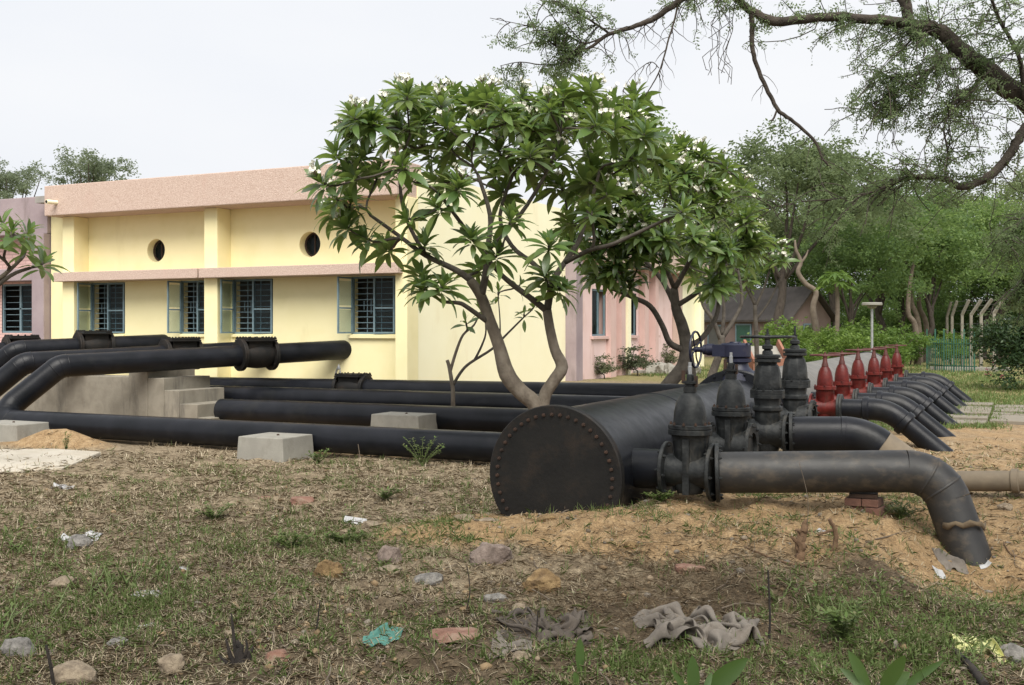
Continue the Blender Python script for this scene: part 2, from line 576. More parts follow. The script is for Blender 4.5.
t.links.new(ad.outputs[0], bp.inputs['Height']); t.links.new(bp.outputs[0], b.inputs['Normal'])
M['soil'] = m
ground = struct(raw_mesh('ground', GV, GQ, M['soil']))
ground.data.polygons.foreach_set('use_smooth', [True] * len(ground.data.polygons))

def sand_w(x, y):
    s = 1.05 * np.exp(-(((x + 3.5) / 1.6) ** 4 + ((y - 8.3) / .9) ** 4))
    s = np.maximum(s, .72 * sst(-3.6, -2.6, x) * sst(7.0, 8.2, y) * sst(13.5, 11.5, y))
    q = onY(55, 450, 12.35)
    s = np.maximum(s, 1.2 * np.exp(-(((x - q.x) / 1.0) ** 2 + ((y - 12.4) / .5) ** 2)))
    s = np.maximum(s, .75 * sst(12.9, 13.6, y) * sst(19, 16.5, y) * sst(-3, -5, x))
    s = np.maximum(s, .55 * sst(-2.4, -1.8, x) * sst(10, 11, y) * sst(26, 20, y))
    s = np.maximum(s, .34 * sst(6.2, 7.6, y) * sst(-4.5, -3.2, x) * sst(11, 9, y))
    return s
RR = np.clip(sand_w(XX, YY), 0, 1.2)
LL = np.clip(sst(21, 28, YY) * sst(-6, -3, XX) + sst(24, 32, YY), 0, 1)
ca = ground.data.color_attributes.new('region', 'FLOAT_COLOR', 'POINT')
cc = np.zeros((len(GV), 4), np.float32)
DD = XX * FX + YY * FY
cc[:, 2] = np.clip(.62 * sst(7.9, 6.3, DD) + .35 * sst(-2.6, -1.2, XX) * sst(8.4, 7.4, DD), 0, .8).ravel()      # darker litter soil nearest the camera, with the overhead tree's shade painted in
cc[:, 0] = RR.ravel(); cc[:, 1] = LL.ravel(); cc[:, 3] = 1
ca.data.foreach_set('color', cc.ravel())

# ------------------------------------------------------------------ yellow pump house
YW, YP, YC, YR = 19.25, 18.80, 18.60, 18.47      # wall, pilaster front, ledge front, parapet front
X0, X1 = -21.6, -11.2
YB = 27.6
GZ = -.3
bh = thing('pump_house', 'long yellow pump house with a pink roughcast parapet and two round windows', 'building', (-16, 19.25, 0))
WTOP, ZP0, ZP1 = 4.99, 4.43, 5.14
wins = [(-20.28, -19.18), (-17.5, -16.5), (-15.98, -14.86), (-12.82, -11.72)]
WZ0, WZ1 = 1.64, 2.86
rounds = [(-18.22, 3.58, .27), (-13.88, 3.58, .275)]
def wall_sheet(mb, xs, zs, holes, Y):
    for i in range(len(xs) - 1):
        for j in range(len(zs) - 1):
            xa, xb, za, zb = xs[i], xs[i + 1], zs[j], zs[j + 1]
            if any(h[0] - 1e-4 <= xa and xb <= h[1] + 1e-4 and h[2] - 1e-4 <= za and zb <= h[3] + 1e-4 for h in holes): continue
            mb.add([(xa, Y, za), (xb, Y, za), (xb, Y, zb), (xa, Y, zb)], [(0, 1, 2, 3)])
mb = MB()
holes = [(a, b_, WZ0, WZ1) for a, b_ in wins] + [(x - .4, x + .4, z - .4, z + .4) for x, z, r in rounds]
xs = sorted({X0, X1} | {h[0] for h in holes} | {h[1] for h in holes})
zs = sorted({GZ, 4.8} | {h[2] for h in holes} | {h[3] for h in holes})
wall_sheet(mb, xs, zs, holes, YW)
DEP = .26
for a, b_ in wins:                                  # reveals
    mb.add([(a, YW, WZ0), (b_, YW, WZ0), (b_, YW, WZ1), (a, YW, WZ1), (a, YW + DEP, WZ0), (b_, YW + DEP, WZ0), (b_, YW + DEP, WZ1), (a, YW + DEP, WZ1)],
           [(0, 4, 5, 1), (1, 5, 6, 2), (2, 6, 7, 3), (3, 7, 4, 0)])
n = 32
for x, z, r in rounds:
    sq = []; ci = []; bk = []
    for k in range(n):
        a = 2 * math.pi * k / n + math.pi / 4
        c_, s_ = math.cos(a), math.sin(a)
        q = .4 / max(abs(c_), abs(s_))
        sq.append((x + q * c_, YW, z + q * s_)); ci.append((x + r * c_, YW, z + r * s_)); bk.append((x + r * c_, YW + DEP, z + r * s_))
    fs = []
    for k in range(n):
        l = (k + 1) % n
        fs += [(k, l, n + l, n + k), (n + k, n + l, 2 * n + l, 2 * n + k)]
    mb.add(sq + ci + bk, fs)
fw = mb.build('wall', M['yellow'], bh, smooth=False)
fw['label'] = 'yellow front wall'
mb = MB().box(X1 - .25, X1, YW + .003, YB, GZ, WTOP)
ew = mb.build('wall', M['cream'], bh, smooth=False); ew['label'] = 'plain pale yellow end wall'
mb = MB().box(X0, X1 - .253, YB - .25, YB - .003, GZ, 4.8); mb.box(X0, X0 + .25, YW + .003, YB - .253, GZ, 4.8)
mb.build('wall', M['yellow'], bh, smooth=False)
MB().box(X0, X1 - .255, YR + .3, YB - .26, 4.803, 4.96).build('roof', M['roof'], bh, smooth=False)
# inner skin: the dark room behind the grilles
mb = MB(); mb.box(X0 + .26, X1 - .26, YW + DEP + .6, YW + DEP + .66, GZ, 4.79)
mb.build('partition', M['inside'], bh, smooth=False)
# parapet with a soffit
mb = MB().box(-20.95, X1 - .02, YR, YW + .2, ZP0, ZP1)
mb.build('parapet', M['pinkcast'], bh, smooth=False, bevel=.02)
for xa, xb in ((-20.72, -20.35), (-16.40, -16.03), (-11.46, X1 + .02)):
    MB().box(xa, xb, YP, YW - .003, GZ, ZP0 - .003).build('pilaster', M['yellow'], bh, smooth=False, bevel=.012)
for xa, xb in ((-20.80, -16.43), (-16.38, -11.28)):
    o_ = MB().box(xa, xb, YC, YW + .05, 2.875, 3.09).build('canopy_ledge', M['pinkcast'], bh, smooth=False, bevel=.012)
# drain spout through the parapet
mb = MB()
p = onY(47, 202, YR - .22)
mb.lathe([(.045, 0), (.05, 0), (.05, .4), (.045, .4)], (p.x + .05, YR - .28, p.z), (0.05, 1, .03), 14)
mb.build('drain_spout', M['cream'], bh)
MB().lathe([(.036, 0), (.036, .01)], (p.x + .05, YR - .289, p.z), (.05, 1, .03), 12).build('spout_mouth', M['plate'], bh)

def window(xa, xb, lean):
    fr = MB(); T = .045
    y0, y1 = YW + .03, YW + .075
    for a, c_, e, g in ((xa, xa + T, WZ0, WZ1), (xb - T, xb, WZ0, WZ1), (xa + T, xb - T, WZ0, WZ0 + T), (xa + T, xb - T, WZ1 - T, WZ1)):
        fr.box(a, c_, y0, y1, e, g)
    xm = xa + (xb - xa) * .50
    fr.box(xm - .02, xm + .02, y0 + .003, y1 - .003, WZ0 + T, WZ1 - T)
    f = fr.build('window', M['steelblue'], bh, smooth=False)
    gr = MB()
    for k in range(1, 10):
        z = WZ0 + (WZ1 - WZ0) * k / 10
        gr.box(xa + T, xb - T, YW + .10, YW + .113, z - .008, z + .008)
    for fx in (.3, .45, .62):
        x = xa + (xb - xa) * fx
        gr.box(x - .008, x + .008, YW + .114, YW + .126, WZ0 + T, WZ1 - T)
    x = xa + (xb - xa) * .37
    for (fx, z0, z1) in ((.24, .42, .58), (.40, .36, .62)):
        x = xa + (xb - xa) * fx
        gr.box(x - .006, x + .006, YW + .088, YW + .099, WZ0 + (WZ1 - WZ0) * z0, WZ0 + (WZ1 - WZ0) * z1)
    g_ = gr.build('grille', M['steelblue'], f, smooth=False)
    # one casement thrown open towards the yard, the other ajar
    def casement(hx, length, ang, side):
        ca_, sa_ = math.cos(ang), math.sin(ang)
        ux = Vector((ca_ * side, -sa_, 0)); nn = Vector((-ux.y, ux.x, 0)); up = Vector((0, 0, 1))
        Mx = Matrix((ux, nn, up)).transposed()
        o0 = Vector((hx, y0 - .02, (WZ0 + WZ1) / 2)); H = WZ1 - WZ0 - .03
        c = MB()
        for q in (0.018, length - .018): c.obox(o0 + ux * q, (.036, .03, H), Mx)
        for q in (-H / 2 + .018, -.06, H / 2 - .018): c.obox(o0 + ux * (length / 2) + up * q, (length - .074, .028, .034), Mx)
        cc_ = c.build('casement', M['steelblue'], f, smooth=False)
        MB().obox(o0 + ux * (length / 2) + up * ((H / 2 - .05) / 2 - .02), (length - .08, .006, H / 2 - .08), Mx).build('pane', M['glass'], f, smooth=False)
        MB().obox(o0 + ux * (length / 2) - up * (H / 4 + .03), (length - .08, .006, H / 2 - .12), Mx).build('pane', M['glass'], f, smooth=False)
    wd = (xb - xa) / 2 - .06
    casement(xa + .03, wd * .96, lean, 1)
    casement(xb - .03, wd, .10, -1)
    return f
for (xa, xb), lean in zip(wins, (1.50, 1.62, 1.50, 1.70)): window(xa, xb, lean)
MB().box(wins[3][0] - .05, wins[3][1] + .03, YW - .07, YW - .003, WZ0 - .085, WZ0 - .01).build('window_sill', M['yellow'], bh, smooth=False, bevel=.008)
for xa, xb in wins[:3]:
    MB().box(xa, xb, YW - .05, YW - .003, WZ0 - .07, WZ0 - .01).build('window_sill', M['yellow'], bh, smooth=False, bevel=.008)
for x, z, r in rounds:                              # frame, pivoted pane of the round windows
    mb = MB().ring((x, YW + .2, z), (0, 1, 0), r - .02, .022, 28, 6)
    f = mb.build('round_window', M['rustbolt'], bh)
    mb = MB().box(x - .012, x + .012, YW + .185, YW + .2, z - r, z + r)
    mb.build('glazing_bar', M['rustbolt'], f, smooth=False)
    MB().lathe([(r - .03, 0), (r - .03, .006)], (x, YW + .205, z), (0, 1, 0), 28).build('pane', M['glass'], f)

# ------------------------------------------------------------------ mauve neighbour at the far left
mh = thing('mauve_building', 'mauve plastered building with pink brick walls left of the yellow pump house', 'building', (-26, 19.8, 0))
MB_ = MB()
YM = 19.6
xa, xb = onY(2, 300, YM).x, onY(38, 300, YM).x
mwz0, mwz1 = 1.65, 2.9
MB_ = MB()
xs = sorted({-36.0, X0 - .02, xa, xb, xa - 3.4, xa - 2.2}); zs = sorted({GZ, 4.3, mwz0, mwz1})
wall_sheet(MB_, xs, zs, [(xa, xb, mwz0, mwz1), (xa - 3.4, xa - 2.2, mwz0, mwz1)], YM)
MB_.build('wall', M['pinkbrick'], mh, smooth=False)
MB().box(-36, X0 - .02, YM - .45, YM + .2, 4.1, 5.02).build('parapet', M['mauve'], mh, smooth=False, bevel=.02)
MB().box(-36, X0 - .45, YM - .5, YM - .003, 2.95, 3.25).build('canopy_ledge', M['mauve'], mh, smooth=False, bevel=.015)
MB().box(X0 - .44, X0 - .03, YM - .55, YM - .004, GZ, 4.095).build('pilaster', M['mauve'], mh, smooth=False, bevel=.015)
MB().box(-36, X0 - .02, YM + .21, 28, 4.2, 4.6).build('roof', M['roof'], mh, smooth=False)
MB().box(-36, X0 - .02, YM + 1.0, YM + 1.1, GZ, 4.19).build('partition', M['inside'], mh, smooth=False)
MB().box(-36, X0 - .46, YM - .3, YM - .003, GZ, 1.0).build('plinth', M['pinkwall'], mh, smooth=False)
for a, c_ in ((xa, xb), (xa - 3.4, xa - 2.2)):
    fr = MB(); T = .05
    for q, e, g, h in ((a, a + T, mwz0, mwz1), (c_ - T, c_, mwz0, mwz1), (a + T, c_ - T, mwz0, mwz0 + T), (a + T, c_ - T, mwz1 - T, mwz1), ((a + c_) / 2 - .03, (a + c_) / 2 + .03, mwz0 + T, mwz1 - T), (a + T, c_ - T, 2.25, 2.28)):
        fr.box(q, e, YM + .02 if h < 2.28 or g > 2.0 else YM + .02, YM + .07, g, h)
    f = fr.build('window', M['steelblue'], mh, smooth=False)
    MB().box((a + c_) / 2 + .03, c_ - T, YM + .04, YM + .046, 2.285, mwz1 - T).build('pane', M['glass'], f, smooth=False)
    MB().box((a + c_) / 2 + .03, c_ - T, YM + .04, YM + .046, mwz0 + T, 2.245).build('pane', M['glass'], f, smooth=False)
    gr = MB()
    for k in range(1, 8):
        z = mwz0 + (mwz1 - mwz0) * k / 8
        gr.box(a + T, c_ - T, YM + .10, YM + .11, z - .007, z + .007)
    gr.build('grille', M['steelblue'], f, smooth=False)

# ------------------------------------------------------------------ pink building behind the end wall
pk = thing('pink_building', 'pink building with faded rose pilasters beyond the end of the yellow pump house', 'building', (-11.3, 34, 0))
XPK = -11.05
def ybypx(px, X=XPK): return onX(px, 330, X).y
def xwall(mb, ya, yb, za, zb, holes, X=XPK):
    ys = sorted({ya, yb} | {h[0] for h in holes} | {h[1] for h in holes}); zz = sorted({za, zb} | {h[2] for h in holes} | {h[3] for h in holes})
    for i in range(len(ys) - 1):
        for j in range(len(zz) - 1):
            if any(h[0] - 1e-4 <= ys[i] and ys[i + 1] <= h[1] + 1e-4 and h[2] - 1e-4 <= zz[j] and zz[j + 1] <= h[3] + 1e-4 for h in holes): continue
            mb.add([(X, ys[i], zz[j]), (X, ys[i + 1], zz[j]), (X, ys[i + 1], zz[j + 1]), (X, ys[i], zz[j + 1])], [(0, 1, 2, 3)])
yA, yB_, yC, yD = YB + .05, ybypx(612), ybypx(683), ybypx(701)
w1 = (ybypx(592), ybypx(606), 1.55, 2.9)
w2 = (ybypx(634), ybypx(643.5), 1.55, 2.9)
w3 = (ybypx(659), ybypx(664), 1.55, 2.9)
mb = MB(); xwall(mb, yA, yB_, GZ, 3.7, [w1]); mb.build('wall', M['pinkwall'], pk, smooth=False)
mb = MB(); xwall(mb, yB_ + .02, yC, GZ, 3.7, [w2, w3], XPK - .25); mb.build('wall', M['pinkwall'], pk, smooth=False)
mb = MB(); xwall(mb, yC + .02, yD, GZ, 3.7, [], XPK - .1); mb.build('wall', M['cream'], pk, smooth=False)
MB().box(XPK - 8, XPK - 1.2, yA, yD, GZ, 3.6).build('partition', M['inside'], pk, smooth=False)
MB().box(XPK - 8, XPK + .3, yA, yD, 3.703, 4.3).build('parapet', M['pinkcast'], pk, smooth=False)
for a, c_, mt, pr in ((577, 583, 'mauve', .15), (606.5, 612, 'pinkdeep', .12), (621, 625, 'pinkdeep', .0), (626, 629, 'cream', .05), (646, 650, 'pinkdeep', -.05), (655, 658, 'pinkdeep', .0), (679, 682, 'pinkcast', .0), (698, 701, 'cream', .1)):
    if a == 577: ya_, yb_ = ybypx(570.5), ybypx(577)
    else: ya_, yb_ = ybypx(a), ybypx(c_)
    MB().box(XPK - .24, XPK + pr + .02, ya_, yb_, GZ, 3.695).build('pilaster', M[mt], pk, smooth=False)
for h in (w1, w2, w3):
    X = XPK if h is w1 else XPK - .25
    fr = MB(); T = .05
    for a, c_, e, g in ((h[0], h[0] + T, h[2], h[3]), (h[1] - T, h[1], h[2], h[3]), (h[0] + T, h[1] - T, h[2], h[2] + T), (h[0] + T, h[1] - T, h[3] - T, h[3]), ((h[0] + h[1]) / 2 - .03, (h[0] + h[1]) / 2 + .03, h[2] + T, h[3] - T)):
        fr.box(X - .08, X - .03, a, c_, e, g)
    f = fr.build('window', M['steelblue'], pk, smooth=False)
    MB().box(X - .06, X - .05, h[0] + T, (h[0] + h[1]) / 2 - .03, h[2] + T, h[3] - T).build('pane', M['glass'], f, smooth=False)
    MB().box(X + .003, X + .09, h[0] - .1, h[1] + .1, h[2] - .09, h[2] - .01).build('window_sill', M['pinkdeep'], pk, smooth=False)
MB().box(XPK - .24, XPK + .55, ybypx(640), yC, -.1, .42).build('plinth', M['conc_pale'], pk, smooth=False, bevel=.02)

# ------------------------------------------------------------------ stepped concrete thrust wall
cb = thing('stepped_wall', 'stained concrete retaining wall with five steps descending beside the rising pipes', 'wall', (-14.5, 15.6, 0))
sx = [v_ * 1.033 for v_ in (-14.86, -14.41, -14.03, -13.68, -13.27, -12.98)]
sz = [1.09, .83, .605, .36, .12]
for k in range(5):
    MB().box(sx[k] + .0, sx[k + 1], 15.5 + .01 * k, 16.8 - .01 * k, -.25, sz[k]).build('step', M['conc'], cb, smooth=False, bevel=.012)
MB().box(-24, sx[0] - .003, 15.53, 16.0, -.25, .84).build('wall', M['conc'], cb, smooth=False, bevel=.012)
MB().box(-24, -18.2, 16.1, 16.6, -.25, 1.02).build('backing_wall', M['conc'], cb, smooth=False, bevel=.012)

def block(px0, px1, ptop, pbot, Yf, depth, label, name='thrust_block', mat='conc_pale', skew=0.0):
    a, b_ = onY(px0, pbot, Yf), onY(px1, pbot, Yf)
    zt = onY((px0 + px1) / 2, ptop, Yf).z
    t_ = thing(name, label, 'concrete block', ((a.x + b_.x) / 2, Yf + depth / 2, gz((a.x + b_.x) / 2, Yf + depth / 2)), 0, 'concrete blocks by the pipes')
    mb = MB(); hw = (b_.x - a.x) / 2; cx = (a.x + b_.x) / 2
    vs = []
    for z, q in ((-.3, 1.06), (zt, .96)):
        for sx_, sy_ in ((-1, 0), (1, 0), (1, 1), (-1, 1)):
            vs.append((cx + sx_ * hw * q, Yf + sy_ * depth + (1 - q) * (.5 - sy_) * .3, z))
    mb.add(vs, [(0, 3, 2, 1), (4, 5, 6, 7), (0, 1, 5, 4), (1, 2, 6, 5), (2, 3, 7, 6), (3, 0, 4, 7)])
    # built in one casting, with a lifting stub cast in its top
    mb.build('casting', M[mat], t_, smooth=False, bevel=.014)
    MB().lathe([(.02, -.02), (.02, .015), (.012, .02)], (cx + hw * .1, Yf + depth * .5, zt), (0, 0, 1), 8).build('lifting_stub', M['rustbolt'], t_)
block(237, 283, 437.5, 461, 12.18, .72, 'pale concrete block in front of the nearest long black pipe')
block(370, 419, 415, 432, 15.15, .62, 'smaller concrete block between the two nearest long black pipes')
block(-30, 17, 424, 446, 12.3, .7, 'concrete block at the left edge beside the sand heap')

# ------------------------------------------------------------------ pipes
def arc(p0, p1, p2, r, n=9):
    """points of a rounded corner at p1"""
    p0, p1, p2 = Vector(p0), Vector(p1), Vector(p2)
    a = (p0 - p1).normalized(); c = (p2 - p1).normalized()
    ang = a.angle(c)
    d = r / math.tan(ang / 2)
    s, e = p1 + a * d, p1 + c * d
    bis = (a + c).normalized()
    o = p1 + bis * (r / math.sin(ang / 2))
    u = (s - o); v = (e - o)
    tot = u.angle(v)
    ax = u.cross(v).normalized()
    return [o + Matrix.Rotation(tot * i / n, 3, ax) @ u for i in range(n + 1)]

def mitre_seams(pts, r, mat, parent, idx):
    for i in idx:
        tn = (pts[min(i + 1, len(pts) - 1)] - pts[max(0, i - 1)]).normalized()
        MB().lathe([(r + .001, -.012), (r + .006, -.004), (r + .006, .004), (r + .001, .012)], pts[i], tn, 28).build('weld_seam', M[mat], parent)

def seg_tube(a, b_, r, name, mat, parent, n=28, cap=True):
    a, b_ = Vector(a), Vector(b_)
    k = max(2, int((b_ - a).length / .8))
    return MB().tube([a.lerp(b_, i / k) for i in range(k + 1)], r, n, cap).build(name, M[mat], parent)

HX, HZ, HR = -3.83, .41, .60
# big main
YE = 9.06
hp = thing('header_pipe', 'huge black header pipe with a bolted blind end lying in front of the big plumeria', 'pipe', (HX, YE, 0))
seg_tube((HX, YE + .05, HZ), (HX, 15.85, HZ), HR, 'shell', 'black', hp, 56)
MB().lathe([(HR - .01, 0), (HR + .045, 0), (HR + .05, .012), (HR + .05, .05), (HR, .055)], (HX, YE, HZ), (0, 1, 0), 64).build('end_flange', M['plate'], hp)
ep = MB().lathe([(HR + .042, -.034), (HR + .05, -.028), (HR + .05, -.003), (HR + .03, -.001)], (HX, YE, HZ), (0, 1, 0), 64).build('end_plate', M['plate'], hp)
stuff(MB().bolts((HX, YE - .033, HZ), (0, -1, 0), HR - .035, 44, .017, .03).build('bolt_ring', M['rustbolt'], ep))
for yy in (11.9, 14.4): MB().lathe([(HR + .001, -.02), (HR + .008, -.008), (HR + .008, .008), (HR + .001, .02)], (HX, yy, HZ), (0, 1, 0), 56).build('weld_seam', M['black'], hp)
YBV = 16.08
hp2 = thing('header_pipe', 'grey dusty length of header pipe running on behind the red valves', 'pipe', (HX, 16.6, 0))
seg_tube((HX, 16.32, HZ + .03), (HX, 31.2, HZ + .06), HR + .03, 'shell', 'dustpipe', hp2, 48)
MB().lathe([(HR + .03, 0), (HR + .06, .02), (HR + .06, .09), (HR * .8, .2), (HR * .3, .29), (.01, .3)], (HX, 31.2, HZ + .06), (0, 1, 0), 40).build('domed_end', M['black'], hp2)
for yy in (18, 19.9, 22, 24.4, 26.6, 29):
    MB().lathe([(HR + .031, -.02), (HR + .04, -.008), (HR + .04, .008), (HR + .031, .02)], (HX, yy, HZ + .04), (0, 1, 0), 48).build('weld_seam', M['dustpipe'], hp2)

# butterfly valve in the main with its blue gearbox
bv = thing('butterfly_valve', 'large flanged valve in the header pipe with a navy gearbox and side handwheel', 'valve', (HX, YBV, 0))
c0 = (HX, YBV, HZ)
MB().lathe([(HR + .12, -.24), (HR + .14, -.225), (HR + .14, -.17), (HR + .02, -.165), (HR + .02, .165), (HR + .14, .17), (HR + .14, .225), (HR + .12, .24)], c0, (0, 1, 0), 56).build('body', M['black'], bv)
stuff(MB().bolts((HX, YBV - .24, HZ), (0, -1, 0), HR + .09, 28, .02, .04).build('bolt_ring', M['black'], bv))
zt = HZ + HR
MB().lathe([(.30, -.05), (.28, .04), (.17, .14), (.15, .20), (.20, .22), (.20, .27), (.15, .275)], (HX, YBV, zt + .03), (0, 0, 1), 24).build('neck', M['blue'], bv)
zg = zt + .43
mb = MB(); mb.lathe([(.21, -.12), (.23, -.10), (.23, .07), (.20, .095), (.09, .105), (.08, .12)], (HX - .04, YBV, zg), (0, 0, 1), 28); mb.box(HX - .34, HX - .06, YBV - .2, YBV + .12, zg - .10, zg + .075)
mb.build('gearbox', M['blue'], bv)
MB().lathe([(.09, 0), (.09, .10), (.075, .11), (.075, .16), (.04, .17), (.04, .26)], (HX - .34, YBV - .1, zg), (-1, 0, 0), 18).build('input_housing', M['blue'], bv)
stuff(MB().bolts((HX + .03, YBV, zg + .075), (0, 0, 1), .165, 8, .018, .03).build('bolt_ring', M['blue'], bv))
def handwheel(o, ax, R, r, mat, parent, spokes=5, name='handwheel'):
    hwh = MB().ring(o, ax, R, r, 32, 8).build(name, M[mat], parent)
    ax = Vector(ax).normalized(); u = ax.orthogonal().normalized(); b_ = ax.cross(u); o = Vector(o)
    for k in range(spokes):
        a = 2 * math.pi * k / spokes + .3
        e = u * math.cos(a) + b_ * math.sin(a)
        MB().tube([o + e * r * 1.5, o + e * (R * .5) + ax * r * .6, o + e * (R - r * .3)], r * .75, 6).build('spoke', M[mat], hwh)
    MB().lathe([(r * 2.2, -r * 1.5), (r * 2.4, 0), (r * 2.0, r * 1.6), (r * 1.0, r * 1.8), (r * .9, r * 3.5)], o, ax, 12).build('hub', M[mat], hwh)
    return hwh
handwheel((HX - .62, YBV - .1, zg - .0), (-1, .05, 0), .27, .018, 'blue', bv, 4)

# --- sluice valves of the near outlets (built round the outlet axis at the origin, axis along X)
def flange_x(x, R, t, mat, parent, bore=None, nb=8):
    f = MB()
    if bore: f.hole_ring((x, 0, 0), (1, 0, 0), R, bore, t, 32)
    else: f.lathe([(R - .006, 0), (R, .006), (R, t - .006), (R - .006, t)], (x, 0, 0), (1, 0, 0), 32)
    fo = f.build('flange', M[mat], parent, angle=40)
    stuff(MB().bolts((x + t, 0, 0), (1, 0, 0), R - .035, nb, .014, .03).bolts((x, 0, 0), (-1, 0, 0), R - .035, nb, .014, .03).build('bolt_ring', M['iron'], fo))
    return fo

def sluice_dome(name, label, fit, open_right=False):
    """domed bonnet, bare spindle"""
    t_ = thing(name, label, 'valve', (0, 0, 0), 0, 'valves along the header pipe')
    zb = .385
    mb = MB()
    mb.lathe([(0.0440, -.215), (0.1144, -.20), (0.1452, -.14), (0.1540, 0), (0.1452, .2), (0.1672, .30), (0.1760, zb - .05)], (0, 0, 0), (0, 0, 1), 28, sy=.80)
    mb.box(-.155, -.13, -.03, .03, -.19, .31); mb.box(-.03, .03, -.148, -.12, -.20, .30)
    mb.lathe([(.155, -.20), (.15, -.1), (.15, .1), (.155, .20)], (0, 0, 0), (1, 0, 0), 24)
    mb.build('body', M['iron'], t_)
    cf = MB().lathe([(0.1954, zb - .052), (0.2024, zb - .046), (0.2024, zb - .006), (0.1954, zb - .001)], (0, 0, 0), (0, 0, 1), 32, sy=.86)
    cf.lathe([(0.1918, zb + .001), (0.2006, zb + .006), (0.2006, zb + .036), (0.1936, zb + .042)], (0, 0, 0), (0, 0, 1), 32, sy=.86)
    bf = cf.build('bonnet_flange', M['iron'], t_)
    stuff(MB().bolts((0, 0, zb + .04), (0, 0, 1), .172, 10, .014, .028).build('bolt_ring', M['rustbolt'], bf))
    MB().lathe([(0.1540, zb + .043), (0.1514, zb + .09), (0.1452, zb + .16), (0.1276, zb + .24), (0.1012, zb + .295), (0.0660, zb + .33), (0.0528, zb + .335)], (0, 0, 0), (0, 0, 1), 30, sy=.9).build('bonnet', M['iron'], t_)
    g = zb + .336
    MB().lathe([(0.0598, g), (0.0598, g + .05), (0.0440, g + .055), (0.0440, g + .075), (0.0686, g + .08), (0.0686, g + .10), (0.0352, g + .105), (0.0334, g + .16), (0.0264, g + .165)], (0, 0, 0), (0, 0, 1), 16).build('gland', M['iron'], t_)
    MB().box(-.075, -.045, -.018, .018, g + .08, g + .2).build('gland_bolt', M['rustbolt'], t_, smooth=False)
    MB().box(.045, .07, -.018, .018, g + .05, g + .15).build('gland_bolt', M['rustbolt'], t_, smooth=False)
    MB().lathe([(0.0194, g + .166), (0.0194, g + .235), (0.0150, g + .24), (0.0150, g + .275)], (0, 0, 0), (0, 0, 1), 10).build('spindle', M['steel'], t_)
    flange_x(-.235, .265, .035, 'iron', t_)
    flange_x(.20, .265, .035, 'iron', t_, None if not open_right else .165)
    if open_right:
        MB().hole_ring((.05, 0, 0), (1, 0, 0), .185, .165, .15, 28).build('throat', M['iron'], t_)
    return t_

def sluice_square(name, label, wheel, open_right):
    t_ = thing(name, label, 'valve', (0, 0, 0), 0, 'valves along the header pipe')
    zb = .47; ph = math.pi / 8
    mb = MB()
    mb.lathe([(0.0462, -.26), (0.1232, -.24), (0.1540, -.15), (0.1578, .1), (0.1540, .26), (0.1809, .28), (0.1809, .32), (0.1540, .34), (0.1656, zb - .045)], (0, 0, 0), (0, 0, 1), 8, sy=.85, phase=ph)
    mb.lathe([(.17, -.21), (.165, .21)], (0, 0, 0), (1, 0, 0), 24)
    mb.build('body', M['iron'], t_, angle=25, bevel=.006)
    cf = MB().lathe([(0.2079, zb - .044), (0.2079, zb - .002), (0.2041, zb + .002), (0.2079, zb + .006), (0.2079, zb + .05), (0.2017, zb + .056)], (0, 0, 0), (0, 0, 1), 8, sy=.9, phase=ph)
    bf = cf.build('bonnet_flange', M['iron'], t_, angle=25)
    stuff(MB().bolts((0, 0, zb + .05), (0, 0, 1), .175, 10, .015, .03).build('bolt_ring', M['iron'], bf))
    MB().lathe([(0.1733, zb + .057), (0.1694, zb + .16), (0.1578, zb + .26), (0.1386, zb + .335), (0.1155, zb + .36), (0.1155, zb + .38)], (0, 0, 0), (0, 0, 1), 8, sy=.92, phase=ph).build('bonnet', M['iron'], t_, angle=25, bevel=.008)
    g = zb + .381
    MB().lathe([(0.1463, g), (0.1540, g + .01), (0.1540, g + .04), (0.1309, g + .045), (0.1309, g + .052), (0.1540, g + .057), (0.1540, g + .085), (0.1386, g + .095)], (0, 0, 0), (0, 0, 1), 24).build('gland_flange', M['iron'], t_)
    MB().lathe([(0.0655, g + .096), (0.0616, g + .13), (0.0385, g + .15), (0.0655, g + .165), (0.0655, g + .20), (0.0347, g + .22), (0.0308, g + .27), (0.0385, g + .28)], (0, 0, 0), (0, 0, 1), 16).build('yoke', M['iron'], t_)
    MB().lathe([(0.0154, g + .281), (0.0139, g + .40)], (0, 0, 0), (0, 0, 1), 10).build('spindle', M['iron'], t_)
    if wheel: handwheel((0, 0, g + .305), (0, 0, 1), .31, .016, 'iron', t_, 4)
    flange_x(-.255, .265, .04, 'iron', t_, None, 12)
    flange_x(.215, .265, .04, 'iron', t_, .19 if open_right else None, 12)
    if open_right: MB().hole_ring((.05, 0, 0), (1, 0, 0), .21, .19, .17, 28).build('throat', M['iron'], t_)
    return t_

VX = -2.74
v1 = sluice_dome('sluice_valve', 'domed grey black sluice valve nearest the camera, bolted to the long near outlet pipe', 1)
v1.location = (VX, 9.65, .45)
v2 = sluice_dome('sluice_valve', 'domed grey black sluice valve second in the row, with an open empty flange', 1, True)
v2.location = (VX, 11.2, .51)
v3 = sluice_square('sluice_valve', 'octagonal black sluice valve carrying a flat black handwheel', True, False)
v3.location = (VX, 13.0, .50)
v4 = sluice_square('sluice_valve', 'octagonal black sluice valve without handwheel, just before the red ones', False, True)
v4.location = (VX, 14.73, .54)
# stubs welded to the main
for v, r in ((v1, .185), (v2, .185), (v3, .21), (v4, .21)):
    x0 = HX + math.sqrt(max(.01, HR ** 2 - .0)) - .25
    seg_tube((x0, v.location.y, v.location.z), (VX - .236, v.location.y, v.location.z), r, 'stub_pipe', 'black', hp)

